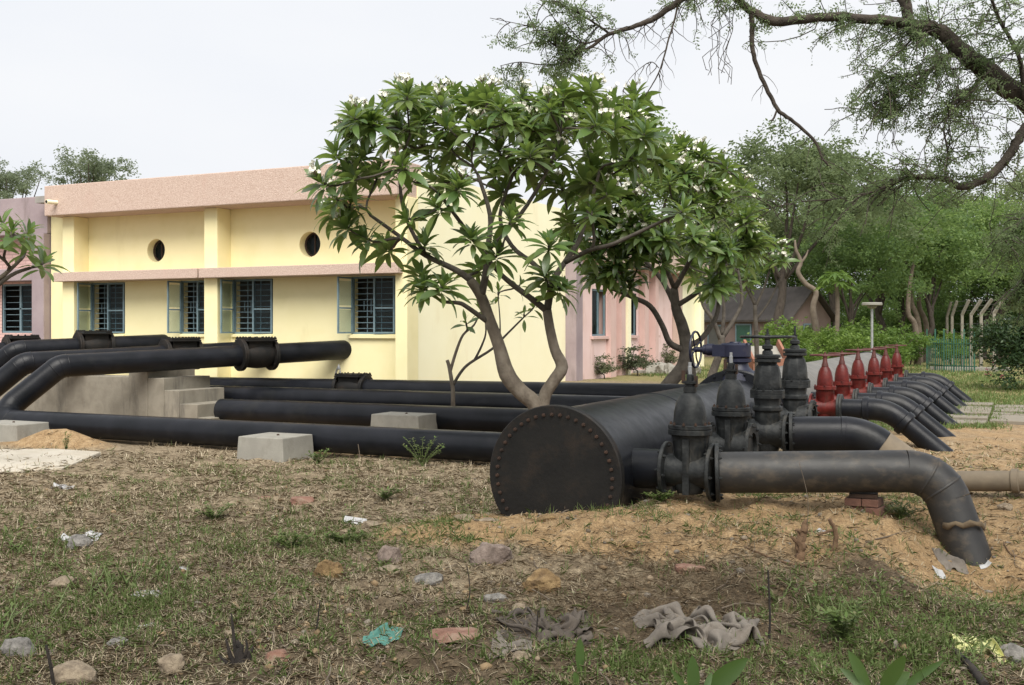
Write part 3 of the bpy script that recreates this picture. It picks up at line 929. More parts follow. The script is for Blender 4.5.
# red valves
def red_valve():
    t_ = thing('gate_valve', 'x', 'valve', (0, 0, 0), 0, 'red gate valves in a row')
    zb = .31
    mb = MB()
    mb.lathe([(0.0420, -.20), (0.1008, -.185), (0.1176, -.1), (0.1218, .1), (0.1260, .2), (0.1386, zb - .03)], (0, 0, 0), (0, 0, 1), 24, sy=.82)
    mb.box(-.135, -.11, -.025, .025, -.17, .25); mb.box(.11, .135, -.025, .025, -.17, .25)
    mb.lathe([(.14, -.19), (.13, -.1), (.13, .1), (.14, .19)], (0, 0, 0), (1, 0, 0), 22)
    mb.build('body', M['red'], t_)
    bf = MB().lathe([(0.1596, zb - .03), (0.1680, zb - .024), (0.1680, zb + .026), (0.1596, zb + .032)], (0, 0, 0), (0, 0, 1), 26, sy=.88).build('bonnet_flange', M['red'], t_)
    stuff(MB().bolts((0, 0, zb + .03), (0, 0, 1), .148, 8, .012, .022).build('bolt_ring', M['red'], bf))
    MB().lathe([(0.1218, zb + .033), (0.1218, zb + .09), (0.1134, zb + .17), (0.0966, zb + .25), (0.0714, zb + .305), (0.0504, zb + .33)], (0, 0, 0), (0, 0, 1), 26, sy=.9).build('bonnet', M['red'], t_)
    MB().lathe([(0.0546, zb + .331), (0.0504, zb + .36), (0.0378, zb + .40), (0.0294, zb + .47), (0.0378, zb + .475), (0.0378, zb + .49)], (0, 0, 0), (0, 0, 1), 16).build('yoke', M['redwheel'], t_)
    handwheel((0, 0, zb + .505), (0, 0, 1), .22, .014, 'redwheel', t_, 4)
    for x in (-.22, .19):
        f = MB().lathe([(.215, 0), (.22, .005), (.22, .03), (.215, .035)], (x, 0, 0), (1, 0, 0), 28).build('flange', M['red' if x < 0 else 'iron'], t_)
        stuff(MB().bolts((x + .035, 0, 0), (1, 0, 0), .19, 8, .012, .025).build('bolt_ring', M['iron'], f))
    return t_
def outlet_pipe():
    t_ = thing('outlet_pipe', 'x', 'pipe', (0, 0, 0), 0, 'outlet pipes of the red valves')
    r = .148
    MB().lathe([(.215, 0), (.22, .005), (.22, .03), (.215, .035), (r, .04)], (.228, 0, 0), (1, 0, 0), 28).build('flange', M['iron'], t_)
    seg_tube((.26, 0, 0), (.62, 0, 0), r, 'straight_pipe', 'black', t_, 26)
    p0, p1, p2 = Vector((.55, 0, 0)), Vector((.93, 0, .0)), Vector((.93 + 1.2 * .77, 0, -1.2 * .64))
    A = arc(p0, p1, p2, .62, 10)
    d1 = (p2 - p1).normalized()
    MB().tube([Vector((.60, 0, 0))] + A + [A[-1] + d1 * .1], r + .018, 26).build('bend', M['black'], t_)
    MB().lathe([(r + .018, -.05), (r + .042, -.04), (r + .045, .03), (r + .022, .05)], (.61, 0, 0), (1, 0, 0), 28).build('collar', M['black'], t_)
    e = A[-1] + d1 * .08
    MB().lathe([(r + .02, -.06), (r + .042, -.05), (r + .045, .03), (r + .03, .05)], e, d1, 28).build('collar', M['black'], t_)
    seg_tube(e, e + d1 * 1.15, r, 'spigot', 'black', t_, 26)
    return t_
ords = ['nearest', 'second', 'third', 'fourth', 'fifth', 'farthest']
RVY = [17.2, 18.95, 20.95, 23.35, 25.5, 27.9]
RZ = .53
for k, y in enumerate(RVY):
    lb = '%s red gate valve with handwheel in the row behind the black valves' % ('nearest' if k == 0 else 'farthest' if k == 5 else ords[k] + ' nearest')
    lo = 'black outlet pipe bending into the ground from the %s red valve' % ('nearest' if k == 0 else 'farthest' if k == 5 else ords[k] + ' nearest')
    if k == 0:
        rv = red_valve(); rv.location = (VX, y, RZ); rv['label'] = lb
        op_ = outlet_pipe(); op_.location = (VX, y, RZ); op_['label'] = lo
    else:
        dup(rv, (VX, y, RZ + random.Random(k).uniform(-.015, .015)), random.Random(k + 9).uniform(-.05, .05), lb)
        dup(op_, (VX, y, RZ), random.Random(k + 5).uniform(-.03, .03), lo)
    seg_tube((HX + .4, y, RZ), (VX - .221, y, RZ), .148, 'stub_pipe', 'black', hp2)

# outlet of the first valve: long run, then down into the hole
p_a = Vector((VX + .236, 9.65, .45))
p_b = W(938, 471, 9.42); p_c = W(975, 575, 9.2)
op1 = thing('outlet_pipe', 'long dusty black outlet pipe nearest the camera, bending down into a dug hole', 'pipe', p_a)
r = .185
A = arc(p_a, p_b, p_c, .34, 12)
seg_tube(p_a, A[0], r, 'straight_pipe', 'black_dusty', op1, 36)
MB().tube(A, r, 36).build('bend', M['black_dusty'], op1)
seg_tube(A[-1], p_c + (p_c - A[-1]).normalized() * .5, r, 'drop_pipe', 'black_dusty', op1, 36)
mitre_seams(A, r, 'black_dusty', op1, (5, 9))
f = MB().lathe([(.265, 0), (.27, .006), (.27, .03), (.26, .036), (r, .04)], p_a + Vector((.001, 0, 0)), (p_b - p_a), 32).build('flange', M['iron'], op1)
stuff(MB().bolts(p_a + Vector((.037, 0, 0)), (p_b - p_a), .235, 8, .014, .03).build('bolt_ring', M['iron'], f))
# outlet of the third valve
p_a = Vector((VX + .256, 13.0, .50)); p_b = W(862, 435, 12.6); p_c = W(905, 466, 12.45)
op3 = thing('outlet_pipe', 'thick black outlet pipe from the handwheel valve, turning down behind the long near pipe', 'pipe', p_a)
r = .215
A = arc(p_a, p_b, p_c, .7, 9)
seg_tube(p_a, A[0], r, 'straight_pipe', 'black', op3, 34)
MB().tube(A, r + .004, 34).build('bend', M['black'], op3)
seg_tube(A[-1], p_c + (p_c - A[-1]).normalized() * .15, r, 'drop_pipe', 'tanpipe', op3, 34)
mitre_seams(A, r, 'black', op3, (1,))
f = MB().lathe([(.26, 0), (.265, .006), (.265, .034), (.26, .04), (r, .044)], p_a + Vector((.001, 0, 0)), (p_b - p_a), 32).build('flange', M['iron'], op3)
stuff(MB().bolts(p_a + Vector((.04, 0, 0)), (p_b - p_a), .24, 12, .013, .03).build('bolt_ring', M['iron'], f))
# half buried tan pipe at the right edge
a = W(958, 481, 11.2); b_ = W(1130, 481, 10.4)
bp_ = thing('buried_pipe', 'dust covered pipe half buried in sand at the right edge', 'pipe', a)
seg_tube(a, b_, .105, 'shell', 'tanpipe', bp_, 24)
MB().lathe([(.106, -.04), (.125, -.03), (.125, .03), (.106, .04)], a.lerp(b_, .35), b_ - a, 24).build('collar', M['tanpipe'], bp_)

# long runs on the left
R1 = .205
def run(name, label, pts, r, mats, bends, cat='pipe'):
    """polyline of pipe with bends of given radius at its inner corners"""
    pts = [Vector(p) for p in pts]
    t_ = thing(name, label, cat, pts[0])
    cur = pts[0]
    for i in range(1, len(pts) - 1):
        A = arc(cur if i == 1 else pts[i - 1], pts[i], pts[i + 1], bends[i - 1], 8)
        seg_tube(cur, A[0], r, 'straight_pipe', mats, t_, 30)
        MB().tube(A, r + .003, 30).build('bend', M[mats], t_)
        mitre_seams(A, r, mats, t_, (0, 4, 8))
        cur = A[-1]
    seg_tube(cur, pts[-1], r, 'straight_pipe', mats, t_, 30)
    return t_
zn = .155
A0 = W(4, 431, 18.9)
pA0 = W(60, 366, 19.2); pA1 = W(338.5, 350, 22.9)
npx = run('long_pipe', 'nearest long black pipe, rising at the left and crossing the stepped wall to the building',
          [(HX - .5, 13.1, zn), (A0.x - .1, 13.15, zn + .0), pA0, pA1 + (pA1 - pA0).normalized() * .5], R1, 'black', (.30, .30))
dA = (pA1 - pA0)
pB0 = W(24, 363, 20.4); pB1 = pB0 + dA * ((YW + .3 - pB0.y) / dA.y)
B0 = pB0 + (Vector((A0.x - .1, 13.15, zn)) - pA0)
run('rising_pipe', 'second black pipe climbing at the left edge parallel to the nearest one', [B0 + Vector((-.35, -.1, -.3)), pB0, pB1], R1, 'black', (.30,))
pC0 = W(16, 350, 23.0); pC1 = pC0 + dA * ((YW + .3 - pC0.y) / dA.y)
run('rising_pipe', 'black pipe farthest back at the left edge, bending towards the yellow wall', [pC0 + Vector((-.9, -.5, -.75)), pC0, pC1], R1, 'black', (.35,))
pD0 = W(-12, 352, 24.5)
run('rising_pipe', 'short stretch of black pipe at the left edge below the mauve building', [pD0 + Vector((-.9, -.6, -.6)), pD0, pD0 + dA * ((YM + .3 - pD0.y) / dA.y)], R1, 'black', (.35,))
run('long_pipe', 'second long black pipe, starting at the stepped wall and lying behind the smaller block', [(-13.5, 15.95, .235), (HX - .5, 15.95, .255)], .215, 'black', ())
run('long_pipe', 'third long black pipe lying between the second and the one along the wall', [(-15.2, 17.25, .40), (HX - .5, 17.25, .42)], .205, 'black', ())
run('long_pipe', 'farthest long black pipe along the yellow wall, with a hatch valve on it', [(-15.6, 18.1, .53), (HX - .5, 18.1, .61)], .20, 'black', ())

# swing check valves sitting in the raised pipes
def check_valve(label, name='check_valve'):
    t_ = thing(name, label, 'valve', (0, 0, 0), 0, 'black check valves in the raised pipes')
    mb = MB()
    mb.lathe([(.235, -.30), (.25, -.2), (.275, 0), (.26, .2), (.235, .30)], (0, 0, 0), (0, 1, 0), 28)
    vs = [(-.20, -.25, 0), (.20, -.25, 0), (.20, .25, 0), (-.20, .25, 0), (-.22, -.26, .27), (.22, -.26, .27), (.22, .26, .27), (-.22, .26, .27)]
    mb.add(vs, [(0, 3, 2, 1), (4, 5, 6, 7), (0, 1, 5, 4), (1, 2, 6, 5), (2, 3, 7, 6), (3, 0, 4, 7)])
    mb.build('body', M['plate'], t_)
    cv = MB().box(-.29, .29, -.32, .32, .272, .305); cv.box(-.28, .28, -.31, .31, .308, .345)
    c_ = cv.build('cover', M['plate'], t_, smooth=False, bevel=.006)
    b_ = MB()
    for x in (-.25, -.12, .0, .12, .25):
        for y in (-.285, .285): b_.lathe([(.02, 0), (.02, .014), (.012, .016), (.012, .022)], (x, y, .345), (0, 0, 1), 6)
    for y in (-.15, 0, .15):
        for x in (-.255, .255): b_.lathe([(.02, 0), (.02, .014), (.012, .016), (.012, .022)], (x, y, .345), (0, 0, 1), 6)
    stuff(b_.build('bolt_ring', M['plate'], c_))
    for y in (-.34, .30):
        f = MB().lathe([(.315, 0), (.32, .006), (.32, .034), (.315, .04)], (0, y, 0), (0, 1, 0), 30).build('flange', M['plate'], t_)
        f2 = MB().lathe([(.315, 0), (.32, .006), (.32, .030), (.315, .036)], (0, y - .041 if y < 0 else y + .041, 0), (0, 1, 0), 30).build('flange', M['rustbrown' if y < 0 else 'plate'] if False else M['plate'], t_)
        stuff(MB().bolts((0, y, 0), (0, 1, 0), .285, 12, .013, .05).bolts((0, y + .04, 0), (0, -1, 0), .285, 12, .013, .05).build('bolt_ring', M['rustbolt'], f))
    return t_
rzA = math.atan2(-dA.x, dA.y)
def on_run(p0, px):
    # point of a run (direction dA) seen at column px
    k = (px - 512) / F
    best = None
    for i in range(400):
        q = p0 + dA * (i / 400 * 1.3)
        d = q.x * FX + q.y * FY; l = q.x * 0.9048 + q.y * 0.4258
        e = abs(l / d - k)
        if best is None or e < best[0]: best = (e, q)
    return best[1]
cv = check_valve('black check valve with a bolted lid, rightmost of the raised row, on the nearest pipe')
cv.location = on_run(pA0, 256); cv.rotation_euler = (0, 0, rzA)
q = on_run(pB0, 181); dup(cv, q, rzA, 'black check valve with a bolted lid on the second raised pipe, before the narrow window')
q = on_run(pC0, 94); dup(cv, q, rzA, 'black check valve with bolted lid below the leftmost window of the yellow wall')
q = on_run(pD0, 22); dup(cv, q, rzA, 'black check valve with a bolted lid at the left edge below the mauve building')
q = onY(353, 384, 18.1)
dup(cv, (q.x, 18.1, .57), math.pi / 2, 'black hatch valve on the farthest long pipe, low beside the yellow wall', (.85, .9, .85))
# thin pipe riser next to it
q = onY(336, 372, 18.62)
t_ = thing('standpipe', 'small galvanised standpipe with a tap against the foot of the yellow wall', 'pipe', (q.x, 18.62, gz(q.x, 18.62)))
MB().tube([(q.x, 18.62, .1), (q.x, 18.62, .86), (q.x + .05, 18.6, .93), (q.x + .14, 18.56, .93)], .022, 10).build('riser', M['steel'], t_)
MB().lathe([(.03, 0), (.035, .02), (.03, .06), (.012, .065), (.012, .1)], (q.x + .1, 18.575, .93), (0, 0, 1), 10).build('tap', M['steel'], t_)
MB().tube([(q.x + .13, 18.58, .1), (q.x + .13, 18.58, .9)], .018, 8).build('riser', M['steel'], t_)

M['oldbrick'] = surf('dark_old_brick', [(.10, .05, .036), (.17, .085, .06)], 12, .95, .004, 50)
# brick pier under the near outlet pipe
q = G(868, 506); pr_z = W(868, 489, 9.55).z
t_ = thing('brick_pier', 'small stack of red bricks propping the near outlet pipe', 'bricks', (q.x, q.y + .1, q.z))
rr = random.Random(4)
qq = W(866, 495, 9.58)
zt_ = qq.z + .005
for lay in range(3):
    for j in (-1, 1):
        a = rr.uniform(-.15, .15) + (0 if lay % 2 else math.pi / 2) * 0
        c_ = Vector((qq.x + j * .075 + rr.uniform(-.02, .02), qq.y + rr.uniform(-.03, .03), zt_ - .06 - .072 * lay - (.0 if lay else 0)))
        MB().obox(c_, (.14, .22, .066), Matrix.Rotation(a, 3, 'Z')).build('brick', M['oldbrick'], t_, smooth=False, bevel=.006)
MB().obox((qq.x - .02, qq.y, zt_ - .004), (.24, .2, .035), Matrix.Rotation(.1, 3, 'Z')).build('packing_plate', M['rustbolt'], t_, smooth=False, bevel=.004)

# ------------------------------------------------------------------ plumerias
M['pleaf'] = leafy('plumeria_leaf', [(.048, .092, .030), (.070, .128, .036), (.098, .165, .044), (.135, .205, .055), (.085, .120, .066), (.062, .115, .034), (.17, .21, .07)], .34, .32, (.25, .36, .07), by='object', spec=.6)
M['pleaf_s'] = leafy('plumeria_leaf_mass', [(.048, .092, .030), (.070, .128, .036), (.098, .165, .044), (.135, .205, .055), (.085, .120, .066), (.062, .115, .034), (.17, .21, .07)], .34, .32, (.25, .36, .07), spec=.6)
M['petal'] = surf('white_petal', [(.74, .73, .62), (.82, .81, .74)], 20, .6)
M['budstalk'] = surf('flower_stalk', [(.10, .09, .045), (.17, .12, .08)], 20, .8)

def leaf_geo(rng, L=1.0, wd=.265):
    """long leaf, base at the origin, growing along +X, drooping towards its tip: 3 columns"""
    rows = 7
    drop = rng.uniform(.08, .42); roll = rng.uniform(.06, .16)
    vs = []; fs = []
    for i in range(rows):
        s = i / (rows - 1)
        half = wd * .5 * (math.sin(math.pi * min(1, (s * .95 + .02)) ** 1.05) ** .9) if 0 < i < rows - 1 else .012
        x = L * (s - .12 * drop * s * s); z = L * (.10 * math.sin(s * 2.2) - drop * s ** 2 * .75)
        wv = rng.uniform(-.012, .012)
        vs += [(x, -half, z + roll * half * 2.0 + wv), (x, 0, z), (x, half, z + roll * half * 2.0 - wv)]
    for i in range(rows - 1):
        a = i * 3
        fs += [(a, a + 3, a + 4, a + 1), (a + 1, a + 4, a + 5, a + 2)]
    return np.array(vs), fs

_r = random.Random(77)
LEAFS = []
for k in range(7):
    vs, fs = leaf_geo(_r)
    me = bpy.data.meshes.new('leaf')
    me.from_pydata([tuple(v) for v in vs], [], fs)
    me.polygons.foreach_set('use_smooth', [True] * len(me.polygons))
    me.materials.append(M['pleaf'])
    LEAFS.append((me, vs, np.array(fs)))

def flower_mesh(rng):
    """cluster of small five-petalled flowers on forked stalks"""
    fl = MB(); st = MB()
    for k in range(12):
        c = Vector((rng.gauss(0, .05), rng.gauss(0, .05), rng.uniform(.12, .21)))
        st.tube([Vector((0, 0, 0)), Vector((c.x * .3, c.y * .3, c.z * .6)), c], [.006, .005, .003], 4, cap=False)
        nrm = (Vector((c.x, c.y, .02)) * 7 + Vector((rng.gauss(0, .5), rng.gauss(0, .5), rng.uniform(-.2, .6)))).normalized()
        u = nrm.orthogonal().normalized(); b = nrm.cross(u)
        for j in range(5):
            a = j * 2 * math.pi / 5 + k
            e = u * math.cos(a) + b * math.sin(a); g = nrm.cross(e)
            R_ = .036
            fl.add([c, c + e * R_ * .6 + g * R_ * .48 + nrm * .016, c + e * R_ + nrm * .012, c + e * R_ * .6 - g * R_ * .40 + nrm * .010], [(0, 1, 2, 3)])
    return fl, st
FLW = []
for k in range(3):
    fl, st = flower_mesh(random.Random(k))
    me = bpy.data.meshes.new('flower_cluster')
    n_ = len(fl.v)
    me.from_pydata([tuple(v) for v in fl.v + st.v], [], fl.f + [tuple(i + n_ for i in f) for f in st.f])
    me.materials.append(M['petal']); me.materials.append(M['budstalk'])
    me.polygons.foreach_set('material_index', [0] * len(fl.f) + [1] * len(st.f))
    FLW.append(me)

def smooth_path(pts, n=4):
    """Catmull-Rom through (Vector, radius) pairs"""
    P = [Vector(p[0]) for p in pts]; R = [p[1] for p in pts]
    if len(P) < 3: return P, R
    oP, oR = [], []
    for i in range(len(P) - 1):
        p0 = P[max(0, i - 1)]; p1 = P[i]; p2 = P[i + 1]; p3 = P[min(len(P) - 1, i + 2)]
        for k in range(n):
            s = k / n
            oP.append(.5 * ((2 * p1) + (p2 - p0) * s + (2 * p0 - 5 * p1 + 4 * p2 - p3) * s * s + (3 * p1 - p0 - 3 * p2 + p3) * s ** 3))
            oR.append(R[i] * (1 - s) + R[i + 1] * s)
    oP.append(P[-1]); oR.append(R[-1])
    return oP, oR

def plumeria(label, base, limbs, tips, leaf=(.34, .46), seed=1, maxleaf=300, nl=(23, 32), flowers=.4, group='plumeria trees', tipr=.017, dark=False):
    """limbs: list of polylines of (Vector, radius), the first one or two are trunks; tips: points carrying a rosette"""
    rng = random.Random(seed)
    t_ = thing('plumeria_tree', label, 'tree', base, 0, group)
    nodes = []      # (pos, radius, dir)
    for k, l in enumerate(limbs):
        P, R = smooth_path(l)
        tn = MB().tube(P, R, 12)
        tn.build('trunk' if k < 2 else 'limb', M['bark' if k < 2 and not dark else 'twigbark'], t_, angle=180)
        for i in range(len(P)):
            if R[i] < .085: nodes.append((P[i], R[i], (P[min(i + 1, len(P) - 1)] - P[max(0, i - 1)]).normalized()))
    c0 = sum((n_[0] for n_ in nodes), Vector()) / len(nodes)
    tips = sorted(tips, key=lambda q: (q - c0).length)
    ros = []
    br = MB(); cnt = 0
    for q in tips:
        best = None
        for (p, r_, d_) in nodes:
            v = q - p
            L = v.length
            if L < .12: continue
            cost = L * (1.0 + .55 * (1 - v.normalized().dot(d_))) + (.5 * max(0, p.z - q.z + .05))
            if best is None or cost < best[0]: best = (cost, p, r_, d_)
        if best is None: continue
        _, p, r_, d_ = best
        L = (q - p).length
        r0 = min(r_ * .8, .02 + .020 * L)
        up = Vector((rng.uniform(-.25, .25), rng.uniform(-.25, .25), 1)).normalized()
        m1 = p + d_ * L * .3; m2 = q - (up * .6 + (q - p).normalized() * .6).normalized() * L * .33
        pts = []
        for i in range(6):
            s = i / 5
            pts.append((1 - s) ** 3 * p + 3 * (1 - s) ** 2 * s * m1 + 3 * (1 - s) * s * s * m2 + s ** 3 * q)
        rr_ = [r0 + (max(tipr, r0 * .55) - r0) * i / 5 for i in range(6)]
        one = MB().tube(pts, rr_, 8)
        one.build('branch', M['twigbark'], t_, angle=180)
        for i in range(1, 6): nodes.append((pts[i], rr_[i], (pts[i] - pts[i - 1]).normalized()))
        ros.append((q, (pts[5] - pts[4]).normalized()))
    # rosettes
    items = []
    for q, d_ in ros:
        ax = (d_ + Vector((0, 0, .8))).normalized()
        u = ax.orthogonal().normalized(); b = ax.cross(u)
        m_ = rng.randint(*nl); ph = rng.uniform(0, 6.28)
        for k in range(m_):
            f_ = k / (m_ - 1)
            a = ph + k * 2.39996
            el = math.radians(72 - 92 * f_ ** .9 + rng.uniform(-14, 14))      # inner leaves upright, outer ones hanging
            e = u * math.cos(a) + b * math.sin(a)
            dx = (e * math.cos(el) + ax * math.sin(el)).normalized()
            dx = (dx + Vector((0, 0, -.18 * f_))).normalized()
            side = ax.cross(e).normalized()
            side = (side - dx * side.dot(dx)).normalized()
            nz = dx.cross(side).normalized()
            side = Matrix.Rotation(rng.uniform(-.4, .4), 3, dx) @ side
            nz = dx.cross(side)
            S = rng.uniform(*leaf) * rng.uniform(.72, 1.08) * (.55 + .45 * min(1, f_ * 1.5))
            o_ = q - ax * (.10 * f_) + dx * .012
            mt = Matrix(((dx.x * S, side.x * S, nz.x * S, o_.x), (dx.y * S, side.y * S, nz.y * S, o_.y), (dx.z * S, side.z * S, nz.z * S, o_.z), (0, 0, 0, 1)))
            items.append(((o_ - Vector((0, 0, ZC))).length, rng.randrange(len(LEAFS)), mt))
        if rng.random() < flowers * min(1, max(.15, (q.z - c0.z) * .9)):
            ob = bpy.data.objects.new('flower_cluster', rng.choice(FLW))
            COL.objects.link(ob); ob.parent = t_
            stuff(ob)
            ob.matrix_basis = Matrix.Translation(q + ax * .05 - t_.location) @ ax.to_track_quat('Z', 'Y').to_matrix().to_4x4()
    items.sort(key=lambda i: i[0])
    T = Matrix.Translation(-t_.location)
    for dd, k, mt in items[:maxleaf]:
        ob = bpy.data.objects.new('leaf', LEAFS[k][0])
        COL.objects.link(ob); ob.parent = t_
        ob.matrix_basis = T @ mt
    rest = items[maxleaf:]
    if rest:
        V = []; Q = []; n_ = 0
        for dd, k, mt in rest:
            A = np.array(mt)
            v = LEAFS[k][1] @ A[:3, :3].T + A[:3, 3]
            V.append(v); Q.append(LEAFS[k][2] + n_); n_ += len(v)
        ob = raw_mesh('foliage', np.concatenate(V), np.concatenate(Q), M['pleaf_s'], t_)
        ob.data.polygons.foreach_set('use_smooth', [True] * len(ob.data.polygons))
        stuff(ob)
    return t_

def PL(d, *pts):
    """polyline from (px, py, radius[, extra depth])"""
    return [(W(p[0], p[1], d + (p[3] if len(p) > 3 else 0)), p[2] * .74) for p in pts]

rg = random.Random(11)
# the big one behind the blind end of the main
D1 = 15.7
b1 = W(540, 440, D1)
tips = []
for px, py in [(405, 90), (440, 88), (470, 97), (500, 100), (535, 97), (565, 87), (590, 84), (615, 97), (638, 104), (385, 102), (375, 117), (352, 128), (338, 148), (322, 176), (332, 190), (350, 195), (345, 220), (368, 232), (395, 128), (420, 118), (450, 120), (480, 122), (510, 118), (540, 122), (575, 115), (600, 118), (555, 108), (430, 150), (400, 158), (380, 168), (460, 180), (500, 186), (440, 200), (410, 212), (390, 242), (425, 238), (470, 232), (510, 212), (530, 148), (560, 150), (590, 158), (605, 186), (592, 205), (570, 215), (545, 238), (500, 248), (482, 262), (425, 268), (442, 280), (545, 268), (562, 282), (600, 165), (632, 150), (648, 128), (655, 150), (365, 150), (620, 135), (350, 168), (330, 205), (360, 110)]:
    hgt_f = (py - 70) / 200
    dd = rg.uniform(-1.3, 1.3) * (1 if 90 < py < 250 else .75)
    tips.append(W(px + rg.uniform(-4, 4), py + 6, D1 + dd))
for k in range(34):      # more of the crown's flat top
    px = rg.uniform(348, 640); py = 92 + abs(rg.gauss(0, 32)) + max(0, (375 - px)) * .9
    tips.append(W(px, py, D1 + rg.uniform(-1.2, .6)))
for k in range(44):      # the far half of the crown
    px = rg.uniform(345, 650); py = rg.uniform(88, 190)
    tips.append(W(px, py, D1 + rg.uniform(.6, 2.0)))
limbs1 = [
    PL(D1, (541, 445, .17), (537, 408, .165), (520, 391, .16), (507, 374, .165), (499, 346, .125), (490, 321, .115), (481, 296, .105), (470, 280, .09)),
    PL(D1, (541, 440, .13), (544, 399, .125), (553, 382, .12), (562, 367, .125), (555, 350, .10), (550, 329, .095), (547, 310, .09)),
    PL(D1, (481, 298, .08), (486, 272, .07, -.1), (488, 248, .06, -.2), (490, 215, .045, -.3), (478, 175, .035, -.4)),
    PL(D1, (472, 281, .075), (456, 270, .06, .1), (425, 255, .05, .2), (398, 235, .04, .3), (370, 215, .03, .4)),
    PL(D1, (488, 322, .055), (467, 307, .045, -.3), (459, 303, .04, -.4), (442, 301, .03, -.5), (428, 291, .024, -.6)),
    PL(D1, (547, 311, .07), (532, 299, .06, -.1), (512, 284, .055, -.2), (495, 268, .045, -.3), (470, 235, .04, -.6), (440, 195, .03, -.8)),
    PL(D1, (547, 311, .08), (553, 282, .07), (565, 262, .055, .2), (579, 240, .05, .3), (590, 205, .04, .4), (600, 170, .03, .5)),
    PL(D1, (553, 284, .055), (534, 264, .05, .3), (512, 246, .045, .6), (500, 215, .04, .8), (515, 170, .03, 1.0)),
    PL(D1, (566, 262, .05), (590, 250, .045, -.5), (613, 244, .038, -.8), (652, 226, .032, -1.1), (678, 214, .026, -1.3)),
    PL(D1, (488, 250, .05, -.2), (520, 215, .04, -.5), (545, 175, .032, -.7), (560, 140, .025, -.8)),
    PL(D1, (425, 255, .045, .2), (405, 215, .036, 0), (400, 170, .03, -.3), (410, 135, .024, -.4)),
]
tips.append(W(684, 209, D1 - 1.35)); tips.append(W(423, 287, D1 - .65))
plumeria('large twin-trunked plumeria with a wide crown of long leaves, rising behind the blind pipe end', (b1.x, b1.y, gz(b1.x, b1.y)), limbs1, tips, (.36, .49), 5, flowers=.75)

# second one, beyond the pipes
D2 = 19.8
tips = []
while len(tips) < 135:
    px = rg.uniform(560, 765); py = rg.uniform(140, 312)
    u_, v_ = (px - 662) / 100, (py - 222) / 82
    if u_ * u_ + v_ * v_ > 1: continue
    if py > 285 and px > 605: continue
    if py > 262 and 640 < px < 700: continue
    rz_ = math.sqrt(max(0, 1 - u_ * u_ - v_ * v_))
    dd = rg.choice([-1, -1, -1, 1]) * rz_ * rg.uniform(.6, 1.0) * 1.9
    tips.append(W(px, py + 4, D2 + dd))
limbs2 = [
    PL(D2, (650, 410, .18, .2), (668, 385, .17), (683, 366, .165), (686, 345, .155), (682, 325, .14), (676, 308, .12), (674, 288, .09)),
    PL(D2, (690, 410, .15, .4), (692, 385, .13, .3), (690, 365, .12, .1), (687, 345, .12)),
    PL(D2, (684, 350, .09), (670, 343, .075, -.1), (662, 325, .07, -.2), (650, 306, .065, -.3), (632, 297, .055, -.4), (605, 285, .045, -.5), (585, 270, .035, -.6)),
    PL(D2, (686, 345, .085), (700, 340, .07, .2), (716, 317, .06, .3), (720, 292, .05, .4), (728, 250, .035, .5)),
    PL(D2, (676, 308, .075), (662, 280, .06, .3), (640, 255, .05, .5), (620, 225, .04, .6)),
    PL(D2, (674, 290, .07), (690, 260, .055, -.4), (700, 230, .045, -.8), (690, 195, .03, -1)),
    PL(D2, (676, 306, .07), (700, 290, .055, -.3), (725, 262, .045, -.5), (745, 235, .03, -.6)),
    PL(D2, (674, 288, .06), (660, 250, .05, -.5), (650, 210, .04, -.8), (640, 180, .03, -.9)),
]
b2 = W(672, 405, D2)
plumeria('round crowned plumeria with a thick leaning trunk beyond the pipes, left of the blue gearbox', (b2.x, b2.y, gz(b2.x, b2.y)), limbs2, tips, (.33, .45), 8, flowers=.6, dark=True)

# small bare sapling between the pipes
D3 = 19.0
b3 = W(453, 405, D3)
limbs3 = [
    PL(D3, (453, 410, .055), (453, 392, .05), (452, 383, .05), (449, 366, .045), (447, 360, .04)),
    PL(D3, (450, 372, .04), (456, 352, .036), (463, 335, .03), (474, 325, .024), (480, 312, .018)),
    PL(D3, (453, 385, .04), (461, 372, .036), (470, 363, .034), (492, 349, .03), (506, 335, .026), (523, 318, .02)),
    PL(D3, (474, 361, .03), (482, 345, .026), (486, 330, .02), (483, 305, .015)),
    PL(D3, (500, 342, .022), (500, 320, .016), (498, 296, .012)),
]
tips = [W(480, 308, D3), W(524, 314, D3 - .1), W(483, 300, D3 + .1), W(498, 292, D3), W(466, 322, D3 - .2), W(535, 305, D3 + .2), W(520, 285, D3 + .1), W(545, 290, D3 + .3)]
plumeria('thin forked plumeria sapling with few leaves between the long pipes', (b3.x, b3.y, gz(b3.x, b3.y)), limbs3, tips, (.26, .38), 3, nl=(6, 9), flowers=0)

